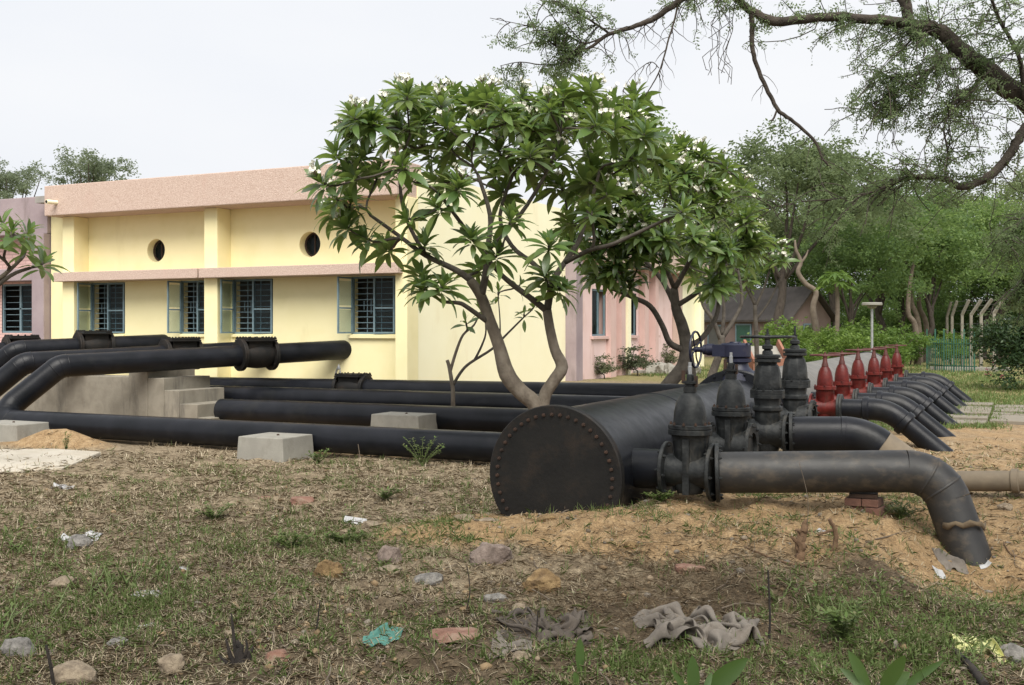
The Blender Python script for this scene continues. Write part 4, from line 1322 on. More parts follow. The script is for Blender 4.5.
# fourth and fifth: smaller ones farther off
D4 = 27.0
b4 = W(757, 395, D4)
limbs4 = [PL(D4, (757, 395, .09), (757, 360, .08), (756, 330, .075), (755, 305, .065)), PL(D4, (755, 305, .05), (745, 285, .04), (735, 268, .03)),
          PL(D4, (755, 308, .05), (765, 285, .04), (772, 262, .03)), PL(D4, (756, 320, .04), (770, 300, .035), (780, 278, .025))]
tips = [W(rg.uniform(732, 788), 236 + abs(rg.gauss(0, 22)), D4 + rg.uniform(-.7, .7)) for _ in range(22)] + [W(700 + rg.uniform(0, 40), rg.uniform(280, 300), D4 + .5) for _ in range(6)]
plumeria('slender light green plumeria standing behind the blue gearbox', (b4.x, b4.y, gz(b4.x, b4.y)), limbs4, tips, (.32, .46), 4, nl=(13, 18), flowers=.35, dark=True)
D5 = 24.5
b5 = W(712, 395, D5)
limbs5 = [PL(D5, (706, 400, .15), (712, 375, .13), (720, 352, .11), (722, 335, .10)), PL(D5, (722, 338, .08), (735, 318, .06), (742, 300, .05), (738, 270, .035)),
          PL(D5, (721, 340, .08), (712, 318, .06), (703, 305, .05), (695, 275, .035)), PL(D5, (722, 335, .07), (724, 310, .05), (722, 280, .04))]
tips = [W(rg.uniform(690, 765), rg.uniform(185, 285), D5 + rg.uniform(-.6, 1.2)) for _ in range(26)]
plumeria('plumeria with bare crooked stems half hidden behind the round crowned one', (b5.x, b5.y, gz(b5.x, b5.y)), limbs5, tips, (.32, .46), 6, nl=(14, 19), flowers=.3, dark=True)
# at the left edge of the picture
D6 = 13.2
b6 = W(-95, 455, D6)
limbs6 = [PL(D6, (-95, 460, .12), (-90, 400, .11), (-70, 350, .09), (-45, 315, .07)), PL(D6, (-46, 316, .055), (-20, 290, .045), (0, 278, .038), (14, 266, .03), (22, 258, .025)),
          PL(D6, (-46, 316, .05), (-20, 300, .04), (10, 276, .032), (30, 268, .026)), PL(D6, (-45, 315, .05), (-60, 270, .04), (-70, 230, .03))]
tips = [W(a, b_, D6 + rg.uniform(-.4, .4)) for a, b_ in ((26, 248), (12, 232), (44, 262), (2, 222), (-15, 240), (28, 232), (-60, 220), (-90, 240), (-40, 210), (-120, 260), (-100, 215), (-70, 260))]
plumeria('plumeria reaching into the picture at the left edge before the mauve building', (b6.x, b6.y, gz(b6.x, b6.y)), limbs6, tips, (.30, .42), 9, nl=(12, 16), flowers=.3)

# ------------------------------------------------------------------ background trees
M['acacia'] = leafy('acacia_foliage', [(.085, .112, .058), (.12, .15, .072), (.155, .19, .085), (.10, .125, .066)], .6, .35, (.24, .31, .13), spec=.25, tint=True)
M['grove'] = leafy('grove_foliage', [(.060, .105, .042), (.095, .152, .058), (.13, .195, .072), (.17, .235, .085)], .6, .4, (.26, .39, .11), spec=.25, tint=True)
M['bright'] = leafy('bright_shrub_foliage', [(.06, .11, .024), (.095, .155, .034), (.13, .20, .05)], .55, .35, (.20, .32, .06), spec=.3, tint=True)
M['dusty'] = leafy('dusty_foliage', [(.095, .108, .07), (.125, .14, .088), (.085, .10, .06)], .65, .35, (.18, .22, .11), spec=.2, tint=True)
M['palefar'] = leafy('pale_far_foliage', [(.11, .14, .095), (.145, .18, .115), (.18, .21, .14)], .65, .4, (.28, .34, .20), spec=.2)  # haze over the far acacias is mixed into this paler leaf colour
M['darkleaf'] = leafy('dark_bush_foliage', [(.016, .034, .014), (.026, .052, .02), (.04, .072, .026)], .5, .2, (.08, .13, .03), spec=.3)

def leaf_quads(rng, C, n, size, droop=0.0, asp=.5):
    """n small rhombic leaves round every centre; C: (m,4) x y z spread"""
    m_ = len(C)
    c = np.repeat(C, n, 0)
    k = len(c)
    g = rng.normal(0, 1, (k, 3)) * c[:, 3:4] * np.array([1, 1, .62])
    p = c[:, :3] + g
    d = rng.normal(0, 1, (k, 3)); d[:, 2] = d[:, 2] * .6 - droop
    d /= np.linalg.norm(d, axis=1, keepdims=True)
    r_ = rng.normal(0, 1, (k, 3)); s = np.cross(d, r_); s /= np.linalg.norm(s, axis=1, keepdims=True) + 1e-9
    L = size * rng.uniform(.6, 1.3, (k, 1))
    a = p; b = p + d * L * .5 + s * L * asp * .5; e = p + d * L; f = p + d * L * .5 - s * L * asp * .5
    V = np.stack([a, b, e, f], 1).reshape(-1, 3)
    Q = np.arange(4 * k).reshape(-1, 4)
    return V, Q

def crown_centres(rng, m_, rad, z0, shell=.55, flat=.0, lump=7):
    """clump centres in an uneven crown of several lobes"""
    lobes = []
    for k in range(lump):
        a = k / lump * 6.28 + rng.uniform(-.4, .4)
        q = rng.uniform(.25, .72)
        lobes.append((math.cos(a) * rad[0] * q, math.sin(a) * rad[1] * q, z0 + rad[2] * rng.uniform(-.45, .75), rng.uniform(.34, .6)))
    lobes.append((0, 0, z0 + rad[2] * .5, .55))
    out_ = []
    for k in range(m_):
        l = lobes[k % len(lobes)]
        v = rng.normal(0, 1, 3); v /= np.linalg.norm(v)
        if v[2] < -.5: v[2] *= -.4
        q = rng.uniform(shell, 1) ** .5
        out_.append((l[0] + v[0] * rad[0] * l[3] * q, l[1] + v[1] * rad[1] * l[3] * q, l[2] + v[2] * rad[2] * l[3] * .9 * q, 0))
    return np.array(out_)

def bg_tree(name, label, H, rad, mat, seed, clumps=150, per=60, leaf=.2, spread=.34, trunk_r=.2, cz=.62, lean=.0, droop=.2, bark='darkbark', group=None, shell=.5, lump=7, forks=6, cat='tree'):
    rng = np.random.default_rng(seed)
    t_ = thing(name, label, cat, (0, 0, 0), 0, group)
    C = crown_centres(rng, clumps, rad, H * cz, shell, lump=lump)
    C[:, 0] += lean * H * .4
    C[:, 3] = spread * rng.uniform(.55, 1.05, len(C))
    tr = MB()
    top = Vector((lean * H * .3, 0, H * cz * .72))
    P, R = smooth_path([(Vector((0, 0, -.4)), trunk_r * 1.25), (Vector((rng.uniform(-.2, .2), rng.uniform(-.2, .2), H * .15)), trunk_r), (top * .6 + Vector((rng.uniform(-.3, .3), rng.uniform(-.3, .3), 0)), trunk_r * .85), (top, trunk_r * .7)])
    tr.tube(P, R, 9)
    tr.build('trunk', M[bark], t_, angle=180)
    for k in range(forks):
        c_ = Vector(C[(k * 13) % len(C)][:3])
        st = P[int(len(P) * rng.uniform(.6, .99)) - 1]
        mid = st.lerp(c_, .5) + Vector((rng.uniform(-.3, .3), rng.uniform(-.3, .3), rng.uniform(.0, .5)))
        p_, r_ = smooth_path([(st, trunk_r * .5), (mid, trunk_r * .3), (c_, trunk_r * .1)])
        MB().tube(p_, r_, 7).build('limb', M[bark], t_, angle=180)
    V, Q = leaf_quads(rng, C, per, leaf, droop)
    raw_mesh('crown', V, Q, M[mat], t_)
    return t_

def put(t_, px, d, s=1.0, label=None, rz=0.0, first=False, yb=None):
    p = W(px, HY, d)
    loc = (p.x, p.y, gz(p.x, p.y) - .05)
    if first:
        t_.location = loc; t_.rotation_euler = (0, 0, rz); t_.scale = (s, s, s)
        if label: t_['label'] = label
        return t_
    return dup(t_, loc, rz, label, (s, s, s))

GR = 'trees of the grove behind'
ta = bg_tree('acacia_tree', 'x', 12, (5.4, 4.8, 3.8), 'acacia', 1, 220, 105, .20, .42, .24, .66, .1, .35, group=GR)
tb = bg_tree('grove_tree', 'x', 11, (4.6, 4.4, 4.0), 'grove', 2, 210, 70, .21, .40, .22, .6, 0, .25, group=GR)
tc_ = bg_tree('grove_tree', 'x', 8.5, (3.6, 3.4, 3.3), 'grove', 3, 170, 70, .19, .36, .17, .56, .05, .2, group=GR)
td = bg_tree('acacia_tree', 'x', 10, (4.4, 4.2, 3.0), 'dusty', 4, 150, 65, .18, .40, .2, .68, -.08, .4, group=GR)
put(ta, 775, 50, .92, 'feathery grey green acacia rising just behind the gabled house', .3, True)
put(tb, 880, 58, .9, 'mid green leafy tree behind the lamp post', 1.2, True)
put(tc_, 925, 56, .95, 'lower bright tree behind the bent concrete posts', 0, True)
put(td, 725, 62, .85, 'pale dusty acacia showing above the round crowned plumeria', 0, True)
spec = [(ta, 835, 66, 1.0, 'tall feathery acacia above the papaya', 2.1), (ta, 945, 74, 1.0, 'tall acacia far behind the bent posts', 3.9), (tb, 1000, 62, .88, 'leafy tree behind the right-hand end of the bent posts', 4.1),
        (ta, 735, 72, 1.0, 'tall acacia behind the round crowned plumeria, over the gabled house roof', 2.9), (tb, 720, 80, .85, 'leafy tree far behind the bare plumeria stems', .4), (tc_, 855, 50, .80, 'low leafy tree just behind the bright shrubs', 2.7), (tc_, 985, 63, .85, 'low leafy tree over the dark flowering bush', 5.1),
        (td, 690, 75, .8, 'dusty acacia far off between the two plumeria crowns', 1.0), (ta, 1060, 66, 1.05, 'acacia at the right edge behind the dark bush', 1.3), (tb, 800, 84, 1.1, 'leafy tree deep in the grove behind the gabled house', 2.2),
        (tb, 930, 92, 1.2, 'leafy tree deepest in the grove behind the bent posts', 3.3), (tb, 1040, 95, 1.2, 'leafy tree deepest in the grove at the right', .7), (ta, 870, 100, 1.15, 'acacia deepest in the grove behind the lamp post', 5.5), (tc_, 1090, 48, .9, 'low leafy tree beyond the right edge of the dark bush', 3.0),
        (tc_, 800, 70, .9, 'low tree filling the gap beside the papaya', 1.9), (tc_, 905, 66, .85, 'low tree in shade between the lamp post and the green fence', 4.4),
        (tc_, 960, 70, .9, 'low tree in shade behind the green fence', 5.9), (tc_, 745, 72, .8, 'low tree behind the gabled house roof', 2.4)]
for s_, px, d, sc, lb, rz in spec: put(s_, px, d, sc, lb, rz)
te = bg_tree('round_tree', 'dense round-headed tree seen between the crowns of the two large plumerias', 11.5, (3.2, 3.0, 3.0), 'grove', 8, 150, 70, .2, .38, .2, .74, 0, .2)
put(te, 655, 50, .98, None, 0, True)
tf = bg_tree('umbrella_acacia', 'thin flat-topped acacia behind the roof, above the drain spout', 13.9, (2.6, 2.4, 1.7), 'palefar', 9, 90, 80, .18, .30, .2, .82, 0, .1, group='acacias beyond the roofs', lump=6)
put(tf, 88, 62, .86, None, 0, True)
put(tf, 10, 66, .86, 'thin flat-topped acacia behind the mauve building at the left edge', 2.0)

# shrubs of the middle distance
sh = bg_tree('shrub', 'x', 2.5, (1.9, 1.7, 1.15), 'bright', 20, 60, 60, .16, .22, .05, .5, 0, .1, group='bright green shrubs', forks=4, cat='shrub')
put(sh, 862, 44, .95, 'widest bright green shrub below the lamp post', 0, True)
for px, d, s_, lb, rz in ((838, 42, .8, 'bright green shrub between the papaya and the lamp post', 1), (893, 45, .85, 'bright green shrub right of the lamp post', 2), (782, 38, .82, 'tall bright shrub beside the gabled house window', 3),
                          (818, 46, .7, 'low bright shrub under the papaya', 4), (952, 50, .75, 'bright leafy shrub behind the green fence', 5), (800, 36, .5, 'small bright shrub behind the red valves', .5), (910, 52, .7, 'small bright shrub near the pale trunks', 1.7)):
    put(sh, px, d, s_, lb, rz)
th = bg_tree('understorey_bush', 'x', 4.2, (3.2, 2.2, 2.0), 'grove', 25, 110, 70, .2, .34, .06, .48, 0, .1, group='understorey bushes of the grove', forks=5, cat='bush', lump=9)
for k_, (px, d, s_, lb) in enumerate(((815, 70, 1.0, 'dark understorey bush behind the papaya stem'), (850, 74, 1.1, 'dark understorey bush between papaya and lamp post, deep in the grove'), (893, 76, 1.1, 'dark understorey bush deep in the grove right of the lamp post'), (930, 74, 1.0, 'dark understorey bush behind the pale leaning trunks'),
        (968, 66, .9, 'dark understorey bush behind the bent posts'), (1005, 64, 1.0, 'dark understorey bush behind the flowering bush, left of its top'), (1050, 62, 1.0, 'dark understorey bush at the right edge of the grove'), (775, 78, 1.0, 'dark understorey bush behind the gabled house ridge'), (735, 70, 1.0, 'dark understorey bush behind the bare plumeria stems'),
        (870, 64, .75, 'low understorey bush right behind the lamp post shade'), (908, 68, .8, 'low understorey bush between the lamp post and the pale trunks'), (945, 84, 1.2, 'tall understorey bush far behind the green fence'), (1090, 80, 1.3, 'tall understorey bush outside the right edge'), (700, 84, 1.2, 'understorey bush far behind the leaning plumeria trunk'))):
    put(th, px, d, s_, lb, k_ * 1.3, k_ == 0)
bush = bg_tree('flowering_bush', 'big dark green bush with a few pink flowers at the right edge', 3.2, (2.1, 1.8, 1.6), 'darkleaf', 30, 300, 80, .12, .22, .07, .38, 0, .15, forks=5, shell=.35, cat='bush')
put(bush, 1052, 31, .95, None, 0, True)
rng = np.random.default_rng(5)
C = np.array([(-1.85, -.3, .55, .06), (-1.7, -.6, .9, .05), (-1.95, -.2, .75, .05), (-1.5, -.9, .5, .05)])
V, Q = leaf_quads(rng, C, 12, .08)
M['magenta'] = surf('magenta_bract', [(.45, .06, .16), (.6, .12, .24)], 10, .6)
raw_mesh('flower_cluster', V * .92 + np.array(bush.location), Q, M['magenta'], bush)
stuff(bush.children[-1]) if False else None

# pale slanting trunks at the edge of the grove
for k, (px0, px1, yt, d, lb) in enumerate(((918, 908, 312, 52, 'pale slender trunk leaning left behind the bright shrubs'), (921, 911, 300, 56, 'second pale trunk leaning beside the first one'), (929, 919, 305, 58, 'pale trunk leaning left nearest the green fence'))):
    a = W(px0, 350, d); c_ = W(px1, yt, d)
    t_ = thing('slender_tree', lb, 'tree', (a.x, a.y, gz(a.x, a.y)))
    P, R = smooth_path([(Vector((a.x, a.y, gz(a.x, a.y) - .2)), .17), (a.lerp(c_, .5) + Vector((.1, 0, .2)), .14), (c_, .12), (c_ + Vector((.1, .2, 1.6)), .09), (c_ + Vector((.4, .4, 3.2)), .05)])
    MB().tube(P, R, 9).build('trunk', M['palebark'], t_, angle=180)
    Cn = crown_centres(np.random.default_rng(40 + k), 40, (2.0, 2.0, 1.4), c_.z + 3.4)
    Cn[:, 0] += c_.x; Cn[:, 1] += c_.y; Cn[:, 3] = .3
    V, Q = leaf_quads(np.random.default_rng(50 + k), Cn, 60, .2, .2)
    raw_mesh('crown', V, Q, M['grove'], t_)
# crooked dead trunk before the house
D = 46
t_ = thing('dead_trunk', 'crooked pale dead trunk snaking up before the gabled house', 'tree', (W(815, 345, D).x, W(815, 345, D).y, 0))
P, R = smooth_path(PL(D, (817, 352, .24), (816, 330, .21), (813, 308, .17), (816, 292, .15), (806, 284, .14), (798, 272, .13), (801, 262, .11), (796, 250, .09), (795, 240, .05)))
MB().tube(P, R, 10).build('trunk', M['palebark'], t_, angle=180)
P, R = smooth_path(PL(D, (801, 263, .08), (806, 256, .06), (808, 250, .03)))
MB().tube(P, R, 7).build('limb', M['palebark'], t_, angle=180)
# papaya
D = 44
p = W(835, 345, D)
t_ = thing('papaya_tree', 'small papaya tree with a slim stem and drooping palmate leaves', 'tree', (p.x, p.y, gz(p.x, p.y)))
top = W(836, 283, D)
P, R = smooth_path([(Vector((p.x, p.y, gz(p.x, p.y) - .1)), .11), (p.lerp(top, .6) + Vector((.08, 0, 0)), .09), (top, .07)])
MB().tube(P, R, 9).build('trunk', M['palebark'], t_, angle=180)
for k in range(15):
    a = k * 2.4; el = math.radians(60 - 80 * k / 14)
    dx = Vector((math.cos(a) * math.cos(el), math.sin(a) * math.cos(el), math.sin(el)))
    e = top + dx * .55
    mb = MB().tube([top, top + dx * .3 + Vector((0, 0, .03)), e], .012, 5)
    h = Vector((dx.x, dx.y, -.5)).normalized(); s_ = h.cross(Vector((0, 0, 1))).normalized()
    for j in range(-3, 4):
        v = (h * math.cos(j * .6) + s_ * math.sin(j * .6)).normalized()
        g = v.cross(Vector((0, 0, 1))).normalized()
        mb.add([e, e + v * .22 + g * .075, e + v * .46 + Vector((0, 0, -.08)), e + v * .22 - g * .075], [(0, 1, 2, 3)])
    mb.build('leaf', M['bright'], t_, smooth=False)

# ------------------------------------------------------------------ far house, tilted box, lamp, fences, paving
D = 52
hx, hd = W(768, 330, D), .0
ang = TH - 1.0
gh = thing('gabled_house', 'low grey-pink gabled house in the shade of the grove', 'building', (hx.x, hx.y, 0))
u = Vector((math.cos(ang), math.sin(ang), 0)); v = Vector((-u.y, u.x, 0))
def GP(a, b_, z): return Vector((hx.x, hx.y, 0)) + u * a + v * b_ + Vector((0, 0, z))
gw, gl, ez, rz_ = 1.25, 6.5, 2.25, 3.65
# gable end faces the yard; the long roof runs off to the left
def GP2(a, b_, z): return Vector((hx.x, hx.y, 0)) + u * a + v * b_ + Vector((0, 0, z))
mb = MB()
x_r, x_l = 1.4, -5.5; y_f, y_b = 0, 2.8
mb.add([GP2(x_r, y_f, -.2), GP2(x_r, y_b, -.2), GP2(x_r, y_b, ez), GP2(x_r, (y_f + y_b) / 2, rz_), GP2(x_r, y_f, ez)], [(0, 1, 2, 3, 4)])
mb.add([GP2(x_l, y_f, -.2), GP2(x_r, y_f, -.2), GP2(x_r, y_f, ez), GP2(x_l, y_f, ez)], [(0, 1, 2, 3)])
mb.add([GP2(x_l, y_b, -.2), GP2(x_r, y_b, -.2), GP2(x_r, y_b, ez), GP2(x_l, y_b, ez)], [(0, 1, 2, 3)])
mb.add([GP2(x_l, y_f, -.2), GP2(x_l, y_b, -.2), GP2(x_l, y_b, ez), GP2(x_l, (y_f + y_b) / 2, rz_), GP2(x_l, y_f, ez)], [(0, 1, 2, 3, 4)])
M['housewall'] = surf('weathered_pink_plaster', [(.20, .14, .125), (.27, .20, .18)], 1.5, .9, .003, 25)
M['houseroof'] = surf('grey_roof', [(.06, .052, .048), (.095, .083, .077)], 2.5, .9, .004, 20)
mb.build('wall', M['housewall'], gh, smooth=False)
for s_ in (0, 1):
    ya, yb_ = (y_f - .3, (y_f + y_b) / 2) if s_ == 0 else (y_b + .3, (y_f + y_b) / 2)
    za, zb = ez - .15, rz_ + .05
    mb = MB()
    vs = [GP2(x_l - .3, ya, za), GP2(x_r + .3, ya, za), GP2(x_r + .3, yb_, zb), GP2(x_l - .3, yb_, zb)]
    vs += [q + Vector((0, 0, .1)) for q in vs]
    mb.add(vs, [(0, 3, 2, 1), (4, 5, 6, 7), (0, 1, 5, 4), (1, 2, 6, 5), (2, 3, 7, 6), (3, 0, 4, 7)])
    mb.build('roof', M['houseroof'], gh, smooth=False)
Mh = Matrix((u, v, Vector((0, 0, 1)))).transposed()
for a, z0, z1, nm, mt in ((.55, .9, 1.9, 'window', 'inside'), (-1.6, .0, 1.95, 'door', 'green_iron'), (-3.6, .9, 1.9, 'window', 'inside')):
    c_ = GP2(a, y_f - .02, (z0 + z1) / 2)
    f = MB().obox(c_, (.95, .06, z1 - z0), Mh).build(nm, M[mt], gh, smooth=False)
    fr = MB()
    for q in (-.5, .5): fr.obox(c_ + u * q, (.07, .1, z1 - z0 + .1), Mh)
    fr.obox(c_ + Vector((0, 0, (z1 - z0) / 2 + .02)), (.92, .1, .07), Mh)
    fr.build('frame', M['steelblue'], f, smooth=False)

c_ = GP2(x_r + .02, 1.3, 1.45)
f = MB().obox(c_, (.06, .7, 1.0), Mh).build('window', M['inside'], gh, smooth=False)
fr = MB()
for q in (-.39, .39): fr.obox(c_ + v * q, (.1, .07, 1.1), Mh)
fr.obox(c_ + Vector((0, 0, .53)), (.1, .70, .07), Mh)
fr.build('frame', M['steelblue'], f, smooth=False)
# open brick red box with a pale sloping floor, behind the main
D = 33
c0 = W(766, 356, D)
tb_ = thing('tilted_trough', 'brick red trough with a pale sloping bed standing behind the big main', 'trough', (c0.x, c0.y, 0))
L_, Wd, Hh = 1.2, .55, .55
rz0 = TH + .15
u = Vector((math.cos(rz0), math.sin(rz0), 0)); v = Vector((-u.y, u.x, 0)); up = Vector((0, 0, 1))
Mx = Matrix((u, v, up)).transposed()
zc = c0.z
MB().obox(Vector((c0.x, c0.y, zc - .26)) - v * .45, (1.18, .07, .38), Mx).build('end_board', M['rustbrown'], tb_, smooth=False, bevel=.01)
tilt = Matrix((u, (v * .8 + up * .6).normalized(), (up * .8 - v * .6).normalized())).transposed()
MB().obox(Vector((c0.x, c0.y, zc - .02)) + v * .05, (1.0, 1.0, .05), tilt).build('bed', M['conc_pale'], tb_, smooth=False)
for s_ in (-1, 1):
    tl = Matrix((u, (v * .8 + up * .6).normalized(), (up * .8 - v * .6).normalized())).transposed()
    MB().obox(Vector((c0.x, c0.y, zc + .03)) + u * s_ * .55 + v * .02, (.08, 1.1, .36), tl).build('side_board', M['rustbrown'], tb_, smooth=False, bevel=.01)
    MB().obox(Vector((c0.x, c0.y, (zc - .45) / 2 - .05)) + u * s_ * .48 - v * .3, (.08, .08, zc - .35), Mx).build('leg', M['rustbrown'], tb_, smooth=False)

# lamp post
D = 39
p = W(872, 345, D)
lp = thing('lamp_post', 'garden lamp post with a square white shade among bright shrubs', 'lamp', (p.x, p.y, gz(p.x, p.y)))
zt = W(872, 308, D).z
MB().lathe([(.045, -.1), (.045, zt)], (p.x, p.y, 0), (0, 0, 1), 12).build('pole', M['steel'], lp)
MB().lathe([(.10, 0), (.16, .04), (.17, .10), (.10, .105)], (p.x, p.y, zt - .02), (0, 0, 1), 16).build('lamp_globe', M['conc_pale'], lp)
MB().lathe([(.34, 0), (.36, .02), (.36, .09), (.33, .11)], (p.x, p.y, zt + .09), (0, 0, 1), 20).build('lamp_shade', M['conc_pale'], lp)

# bent concrete posts of a barbed-wire fence
D = 47
k = 0
wf = thing('barbed_fence', 'wire fence on tall concrete posts with bent tops near the dark bush', 'fence', (W(970, 345, D).x, W(970, 345, D).y, 0))
tops = []
for px, yt, bx, d in ((947, 302, 951, 57), (952, 301, 957, 54), (962, 300, 969, 51), (971, 300, 981, 48), (981, 299, 992, 46), (994, 298, 1005, 43)):
    a = W(px, 345, d); g = gz(a.x, a.y)
    zt = W(px, yt + 14, d).z
    e = W(bx, yt, d - .3)
    P = [Vector((a.x, a.y, g - .3)), Vector((a.x, a.y, zt)), e]
    mb = MB()
    for q0, q1 in ((P[0], P[1]), (P[1] - Vector((0, 0, .05)), P[2])):
        dr = (q1 - q0); L = dr.length; dz = dr.normalized(); sx_ = Vector((RX, RY, 0)); sy_ = dz.cross(sx_).normalized(); sx_ = sy_.cross(dz)
        mb.obox((q0 + q1) / 2, (.115, .10, L), Matrix((sx_, sy_, dz)).transposed())
    mb.build('post', M['conc'], wf, smooth=False)
    tops.append((P[1], P[2], g))
wi = MB()
for j in range(len(tops) - 1):
    for s_ in (.25, .6, .95):
        wi.tube([tops[j][0].lerp(tops[j][1], s_), tops[j + 1][0].lerp(tops[j + 1][1], s_)], .008, 4)
    for z in (.6, 1.1, 1.6, 2.0):
        wi.tube([Vector((tops[j][0].x, tops[j][0].y, tops[j][2] + z)), Vector((tops[j + 1][0].x, tops[j + 1][0].y, tops[j + 1][2] + z))], .008, 4)
stuff(wi.build('wire', M['steel'], wf))
# green garden fence
gf = thing('garden_fence', 'dark green iron garden fence with upright bars before the bent posts', 'fence', (W(950, 350, 44).x, W(950, 350, 44).y, 0))
pts = [W(927, 362, 47), W(944, 364, 44.5), W(977, 365, 43)]
for i_ in range(2):
    a, c_ = pts[i_], pts[i_ + 1]
    for z in (.25, 1.15):
        q0, q1 = Vector((a.x, a.y, gz(a.x, a.y) + z)), Vector((c_.x, c_.y, gz(c_.x, c_.y) + z))
        MB().tube([q0, q1], .022, 6).build('rail', M['green_iron'], gf)
    n_ = 8 if i_ == 0 else 13
    for j in range(n_):
        q = a.lerp(c_, j / n_)
        g = gz(q.x, q.y); hh = 1.35 if j % 4 else 1.75
        MB().obox(Vector((q.x, q.y, g + hh / 2)), (.035 if j % 4 else .06, .035, hh)).build('bar' if j % 4 else 'post', M['green_iron'], gf, smooth=False)
# white notice post / thin white pole
p = W(536, 320, 60)
# kerb line of the lawn
a, c_ = W(640, 371, 40), W(700, 369, 41)
kb = MB()
q0, q1 = W(930, 365.5, 46), W(1010, 367, 45.0)
dr = (q1 - q0).normalized(); sd = Vector((-dr.y, dr.x, 0))
kz = gz(q0.x, q0.y)
kb.obox(Vector(((q0.x + q1.x) / 2, (q0.y + q1.y) / 2, kz + .04)), ((q1 - q0).length, .25, .2), Matrix((Vector((dr.x, dr.y, 0)).normalized(), sd.normalized(), Vector((0, 0, 1)))).transposed())
struct(kb.build('kerb', M['conc_pale'], None, smooth=False, bevel=.02))

# cement tile path at the right
pv = struct(MB().add([], []).box(0, 0.01, 0, .01, -.3, -.29).build('tiled_path', M['slab'], None, smooth=False)) if False else None
M['paver'] = surf('cement_tile', [(.17, .15, .12), (.235, .21, .17)], 3, .92, .003, 40, stain=((.17, .135, .09), 2.0, .5, .75, None))
c0 = G(985, 415)
pth = bpy.data.objects.new('tiled_path', None); COL.objects.link(pth); pth.location = (c0.x, c0.y, c0.z); struct(pth)
rr = random.Random(2)
pme = None
base_ = Vector((c0.x, c0.y, c0.z))
for i in range(-2, 8):
    for j in range(-4, 5):
        q = base_ + Vector((i * .64 - .2, j * .64, 0))
        if i < 0 and rr.random() < .55: continue
        if i == 0 and rr.random() < .3: continue
        if j < -2 and rr.random() < .35: continue
        z = gz(q.x, q.y) + .055 + rr.uniform(-.012, .010)
        if pme is None:
            ob = MB().box(-.3, .3, -.3, .3, -.14, .012).build('paver', M['paver'], None, smooth=False, bevel=.008)
            pme = ob.data
        else:
            ob = bpy.data.objects.new('paver', pme); COL.objects.link(ob)
        ob.parent = pth
        ob.location = Vector((q.x, q.y, z)) - pth.location
        ob.rotation_euler = (rr.uniform(-.02, .02), rr.uniform(-.02, .02), rr.uniform(-.02, .02))
# screed slab at the left edge
a = [G(-40, 452), G(55, 453.5), G(101, 458), G(62, 470), G(-40, 476)]
zs_ = sum(q.z for q in a) / 5 + .05
mb = MB()
n_ = len(a)
mb.add([(q.x, q.y, zs_ - .3) for q in a] + [(q.x, q.y, zs_) for q in a], [tuple(range(n_ - 1, -1, -1)), tuple(range(n_, 2 * n_))] + [(i, (i + 1) % n_, n_ + (i + 1) % n_, n_ + i) for i in range(n_)])
struct(mb.build('paved_slab', M['slab'], None, smooth=False, bevel=.02))


# ------------------------------------------------------------------ big acacia whose limbs hang into the top right corner
M['pinnate'] = leafy('pinnate_leaflets', [(.060, .088, .044), (.080, .115, .052), (.10, .14, .06), (.07, .095, .05)], .55, .55, (.32, .42, .20), spec=.3)
D = 9.0
bx = W(1215, 520, 9.4)
oa = thing('overhanging_acacia', 'old acacia outside the right edge whose bare limbs and feathery leaves hang over the pipes', 'tree', (bx.x, bx.y, gz(bx.x, bx.y)))
def limb(pts, n=9, d=D):
    P, R = smooth_path([(W(p[0], p[1], d + (p[3] if len(p) > 3 else 0)), p[2] * .8) for p in pts], 5)
    # slight crookedness
    rr = random.Random(int(pts[0][0] * 7 + pts[0][1]))
    P = [q + Vector((rr.uniform(-1, 1), rr.uniform(-1, 1), rr.uniform(-1, 1))) * R[i] * .22 for i, q in enumerate(P)]
    MB().tube(P, R, n).build('trunk' if pts[0][1] > 480 else 'limb', M['darkbark'], oa, angle=180)
    return P
Ls = {}
Ls['trunk'] = limb([(1215, 540, .26, .4), (1190, 400, .22, .3), (1150, 250, .19, .2), (1085, 150, .14, .1), (1024, 99, .115), (988, 73, .10), (962, 53, .09), (945, 33, .075), (925, 26, .065)], 14)
Ls['up'] = limb([(913, 36, .055), (909, 22, .055), (902, -5, .06), (890, -40, .05, .3), (860, -90, .04, .6)], 10)
Ls['conn'] = limb([(945, 35, .06), (930, 29, .058), (914, 36, .06)], 10)
Ls['main'] = limb([(935, 30, .06), (915, 25, .055), (871, 19, .05), (828, 17, .046), (775, 22, .05), (749, 9, .042), (735, -3, .04), (715, -14, .038), (690, -6, .036), (668, 9, .034), (652, 20, .030), (632, 27, .024), (608, 35, .020), (592, 46, .017), (579, 51, .014), (562, 50, .011), (548, 40, .008)], 9)
Ls['a'] = limb([(610, 34, .014), (600, 27, .012), (585, 17, .010), (566, 7, .008), (540, 0, .006)], 6)
Ls['b'] = limb([(582, 50, .012), (566, 61, .010), (545, 65, .007), (520, 62, .005), (500, 66, .003)], 6)
Ls['c'] = limb([(606, 36, .011), (588, 43, .009), (575, 40, .008), (560, 30, .006), (530, 26, .004), (490, 18, .003)], 6)
Ls['d'] = limb([(679, -3, .012), (675, 18, .011), (669, 38, .010), (662, 64, .009), (655, 80, .007), (645, 96, .005)], 6)
Ls['d2'] = limb([(659, 68, .005), (650, 62, .005), (632, 76, .003), (622, 92, .002)], 5)
Ls['e'] = limb([(752, 14, .03), (752, 35, .026), (753, 52, .024), (759, 72, .022), (771, 97, .022), (780, 112, .021), (798, 125, .018), (816, 143, .015), (823, 159, .012), (834, 170, .010)], 8)
Ls['e2'] = limb([(777, 110, .012), (774, 118, .012), (771, 121, .010)], 6)
